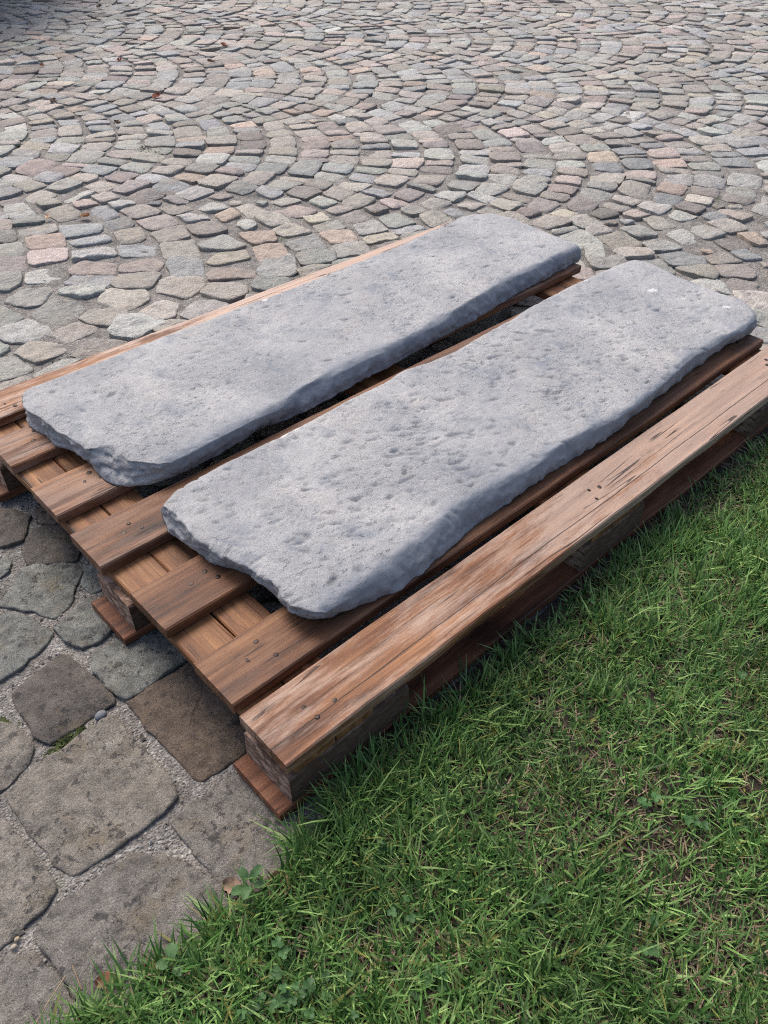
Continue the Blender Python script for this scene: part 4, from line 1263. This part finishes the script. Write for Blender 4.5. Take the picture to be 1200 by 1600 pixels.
pebble((-0.137, 0.391, -0.003), 0.012, (0.17, 0.175, 0.19), "blue grey pebble wedged in the joint above the large chipped paving stone")
pebble((-0.413, 0.124, -0.004), 0.0045, (0.42, 0.33, 0.22), "tiny tan pebble in the mortar joint at the bottom left, upper of two")
pebble((-0.421, 0.117, -0.004), 0.005, (0.45, 0.37, 0.28), "tiny cream pebble in the mortar joint at the bottom left, lower of two")


def stalk(pts, r, label):
    cu = bpy.data.curves.new("dry_stalk", 'CURVE')
    cu.dimensions = '3D'; cu.bevel_depth = r; cu.bevel_resolution = 1
    sp = cu.splines.new('POLY'); sp.points.add(len(pts) - 1)
    for p_, q in zip(sp.points, pts): p_.co = (*q, 1)
    o = bpy.data.objects.new("dry_stalk_curve", cu)
    me = bpy.data.meshes.new_from_object(o)
    bpy.data.objects.remove(o)
    col = np.tile((0.34, 0.25, 0.16, 1.0), (len(me.vertices), 1)).astype(np.float32)
    at = me.color_attributes.new("col", 'FLOAT_COLOR', 'POINT'); at.data.foreach_set("color", col.ravel())
    me.name = "dry_stalk"
    tag(link("dry_stalk", me, M_DRY), label, "stalk")


stalk([(-0.455, -0.010, 0.004), (-0.42, 0.006, 0.010), (-0.383, 0.024, 0.008)], 0.0009, "long thin dry stalk lying across the bottom left paving stone")
stalk([(-0.375, -0.005, 0.004), (-0.372, 0.012, 0.012), (-0.370, 0.026, 0.016)], 0.0010, "short pale dry stalk standing by the joint at the lawn corner")
stalk([(-0.30, -0.045, 0.004), (-0.286, -0.018, 0.03), (-0.280, 0.0, 0.05)], 0.0006, "thin upright dry stalk in front of the large bottom paving stone")

# ------------------------------------------------------------------ loose grit in the joints of the near paving
GP = []
near_polys = [s_[1] for s_ in stones if s_[3] or (np.mean(s_[1], 0)[0] < 0.6 and np.mean(s_[1], 0)[1] < 1.9)]
near_c = np.array([np.mean(p_, 0) for p_ in near_polys])
for _ in range(9000):
    c = np.array([g.uniform(-0.75, 0.45), g.uniform(-0.03, 1.75)])
    if c[0] > 0.02 and 0.02 < c[1] < 1.3: continue
    if any(inside(c, near_polys[q]) for q in np.nonzero(np.hypot(*(near_c - c).T) < 0.2)[0]): continue
    GP.append(c)
GP = np.array(GP); n = len(GP)
OCT = np.array([(1, 0, 0), (-1, 0, 0), (0, 1, 0), (0, -1, 0), (0, 0, 1), (0, 0, -1)], float)
OT = np.array([(0, 2, 4), (2, 1, 4), (1, 3, 4), (3, 0, 4), (2, 0, 5), (1, 2, 5), (3, 1, 5), (0, 3, 5)])
r_ = 0.0010 + 0.0036 * g.random(n) ** 3
V = (OCT[None] * (1 + g.normal(0, 0.25, (n, 6, 1)))) * r_[:, None, None] * np.array([1, 1, 0.7])
ca, sa = np.cos(g.uniform(0, 6.28, n))[:, None], np.sin(g.uniform(0, 6.28, n))[:, None]
V = np.stack([V[..., 0] * ca - V[..., 1] * sa, V[..., 0] * sa + V[..., 1] * ca, V[..., 2]], 2) + np.c_[GP, np.full(n, -0.0075) + 0.003 * g.random(n)][:, None]
c = np.repeat(np.where(g.random((n, 1)) < 0.3, np.array([[0.40, 0.38, 0.35]]), np.array([[0.16, 0.14, 0.12]])) * g.uniform(0.6, 1.3, (n, 1)), 6, 0)
tag(link("gravel", np_mesh("gravel", V.reshape(-1, 3), None, (OT[None] + 6 * np.arange(n)[:, None, None]).reshape(-1, 3), c, smooth=False), M_DRY), kind="stuff")

# ------------------------------------------------------------------ moss in the joints
MV, MT, MC, b = [], [], [], 0
mossy = [(-0.193, 0.392, 0.016), (-0.215, 0.372, 0.014), (-0.300, 0.50, 0.012), (1.32, 3.62, 0.05), (1.43, 3.44, 0.05), (1.20, 3.80, 0.06), (1.62, 3.22, 0.04), (2.35, 2.68, 0.04), (4.15, 2.05, 0.07), (3.60, 7.60, 0.25), (4.2, 7.3, 0.3), (4.9, 6.7, 0.25), (5.6, 5.6, 0.2), (2.05, 1.62, 0.03)]
for mx, my, sp in mossy:
    for _ in range(110 if sp < 0.1 else 220):
        x, y = mx + g.normal(0, sp), my + g.normal(0, sp)
        v, t = disc_leaf((x, y), g.uniform(0.003, 0.007), g.uniform(0, 6.28), g.uniform(0, 0.9), -0.010, g, 5)
        MV.append(v); MT.append(t + b); MC.append(np.tile(np.array([0.055, 0.070, 0.022]) * g.uniform(0.6, 1.4), (len(v), 1))); b += len(v)
tag(link("moss", np_mesh("moss", np.vstack(MV), None, np.vstack(MT), np.vstack(MC)), M_DRY), kind="stuff")

# ------------------------------------------------------------------ unseen bush added to cast shade on the far corner of the yard
sh = bpy.data.objects.new("shade_shrub", None)
COL.objects.link(sh)
sh.location = (2.2, 8.85, 0)
tag(sh, "unseen leafy bush added beyond the top left corner of the cobbles to shade them", "shade_shrub")
n = 60000
d = g.normal(0, 1, (n, 3)); d /= np.linalg.norm(d, axis=1, keepdims=True)
rad = g.random(n) ** 0.45 * (1 + 0.22 * fbm(d * 1.0, 2.4, 3, 91))
P = d * rad[:, None] * np.array([1.7, 1.45, 1.75]) + np.array([0, 0, 1.5])
Pw = P + np.array([2.2, 8.85, 0])
dd = (Pw - CAMP) @ RF.T
inv = (np.abs(dd[:, 0] / dd[:, 2]) < 0.53) & (800 - 1249.7 * dd[:, 1] / dd[:, 2] > -60)
P = P[~inv & (P[:, 2] > 0.12)]
n = len(P)
ax = g.normal(0, 1, (n, 3)); ax /= np.linalg.norm(ax, axis=1, keepdims=True)
bx = np.cross(ax, g.normal(0, 1, (n, 3))); bx /= np.linalg.norm(bx, axis=1, keepdims=True)
s1 = g.uniform(0.03, 0.055, (n, 1)); s2 = s1 * 0.5
V = np.stack([P - ax * s1, P + bx * s2, P + ax * s1, P - bx * s2], 1).reshape(-1, 3)
c = np.repeat(np.array([[0.035, 0.075, 0.022]]) * g.uniform(0.6, 1.5, (n, 1)), 4, 0)
fo = link("foliage", np_mesh("foliage", V, np.arange(4 * n).reshape(n, 4), None, c, smooth=False), M_LEAF, sh)
fo["kind"] = "stuff"
m_bark = mat_plain("bark", (0.10, 0.075, 0.055), 0.9)
for q in range(5):
    az = q * 1.257 + 0.3
    tip = np.array([0.9 * math.cos(az), 0.75 * math.sin(az), 1.9])
    Vs, k8 = [], 8
    for a_ in range(7):
        u_ = a_ / 6
        cc = np.array([0.08 * math.cos(az), 0.08 * math.sin(az), -0.05]) * (1 - u_) + tip * u_ + np.array([0, 0, 0.25]) * u_ * (1 - u_)
        r_ = 0.05 * (1 - u_) + 0.012
        Vs += [cc + r_ * np.array([math.cos(6.283 * b_ / k8), math.sin(6.283 * b_ / k8), 0]) for b_ in range(k8)]
    i8 = np.arange(6 * k8); a8 = (i8 // k8) * k8 + i8 % k8; b8 = (i8 // k8) * k8 + (i8 + 1) % k8
    link("stem", np_mesh("stem", np.array(Vs), np.stack([a8, b8, b8 + k8, a8 + k8], 1)), m_bark, sh)
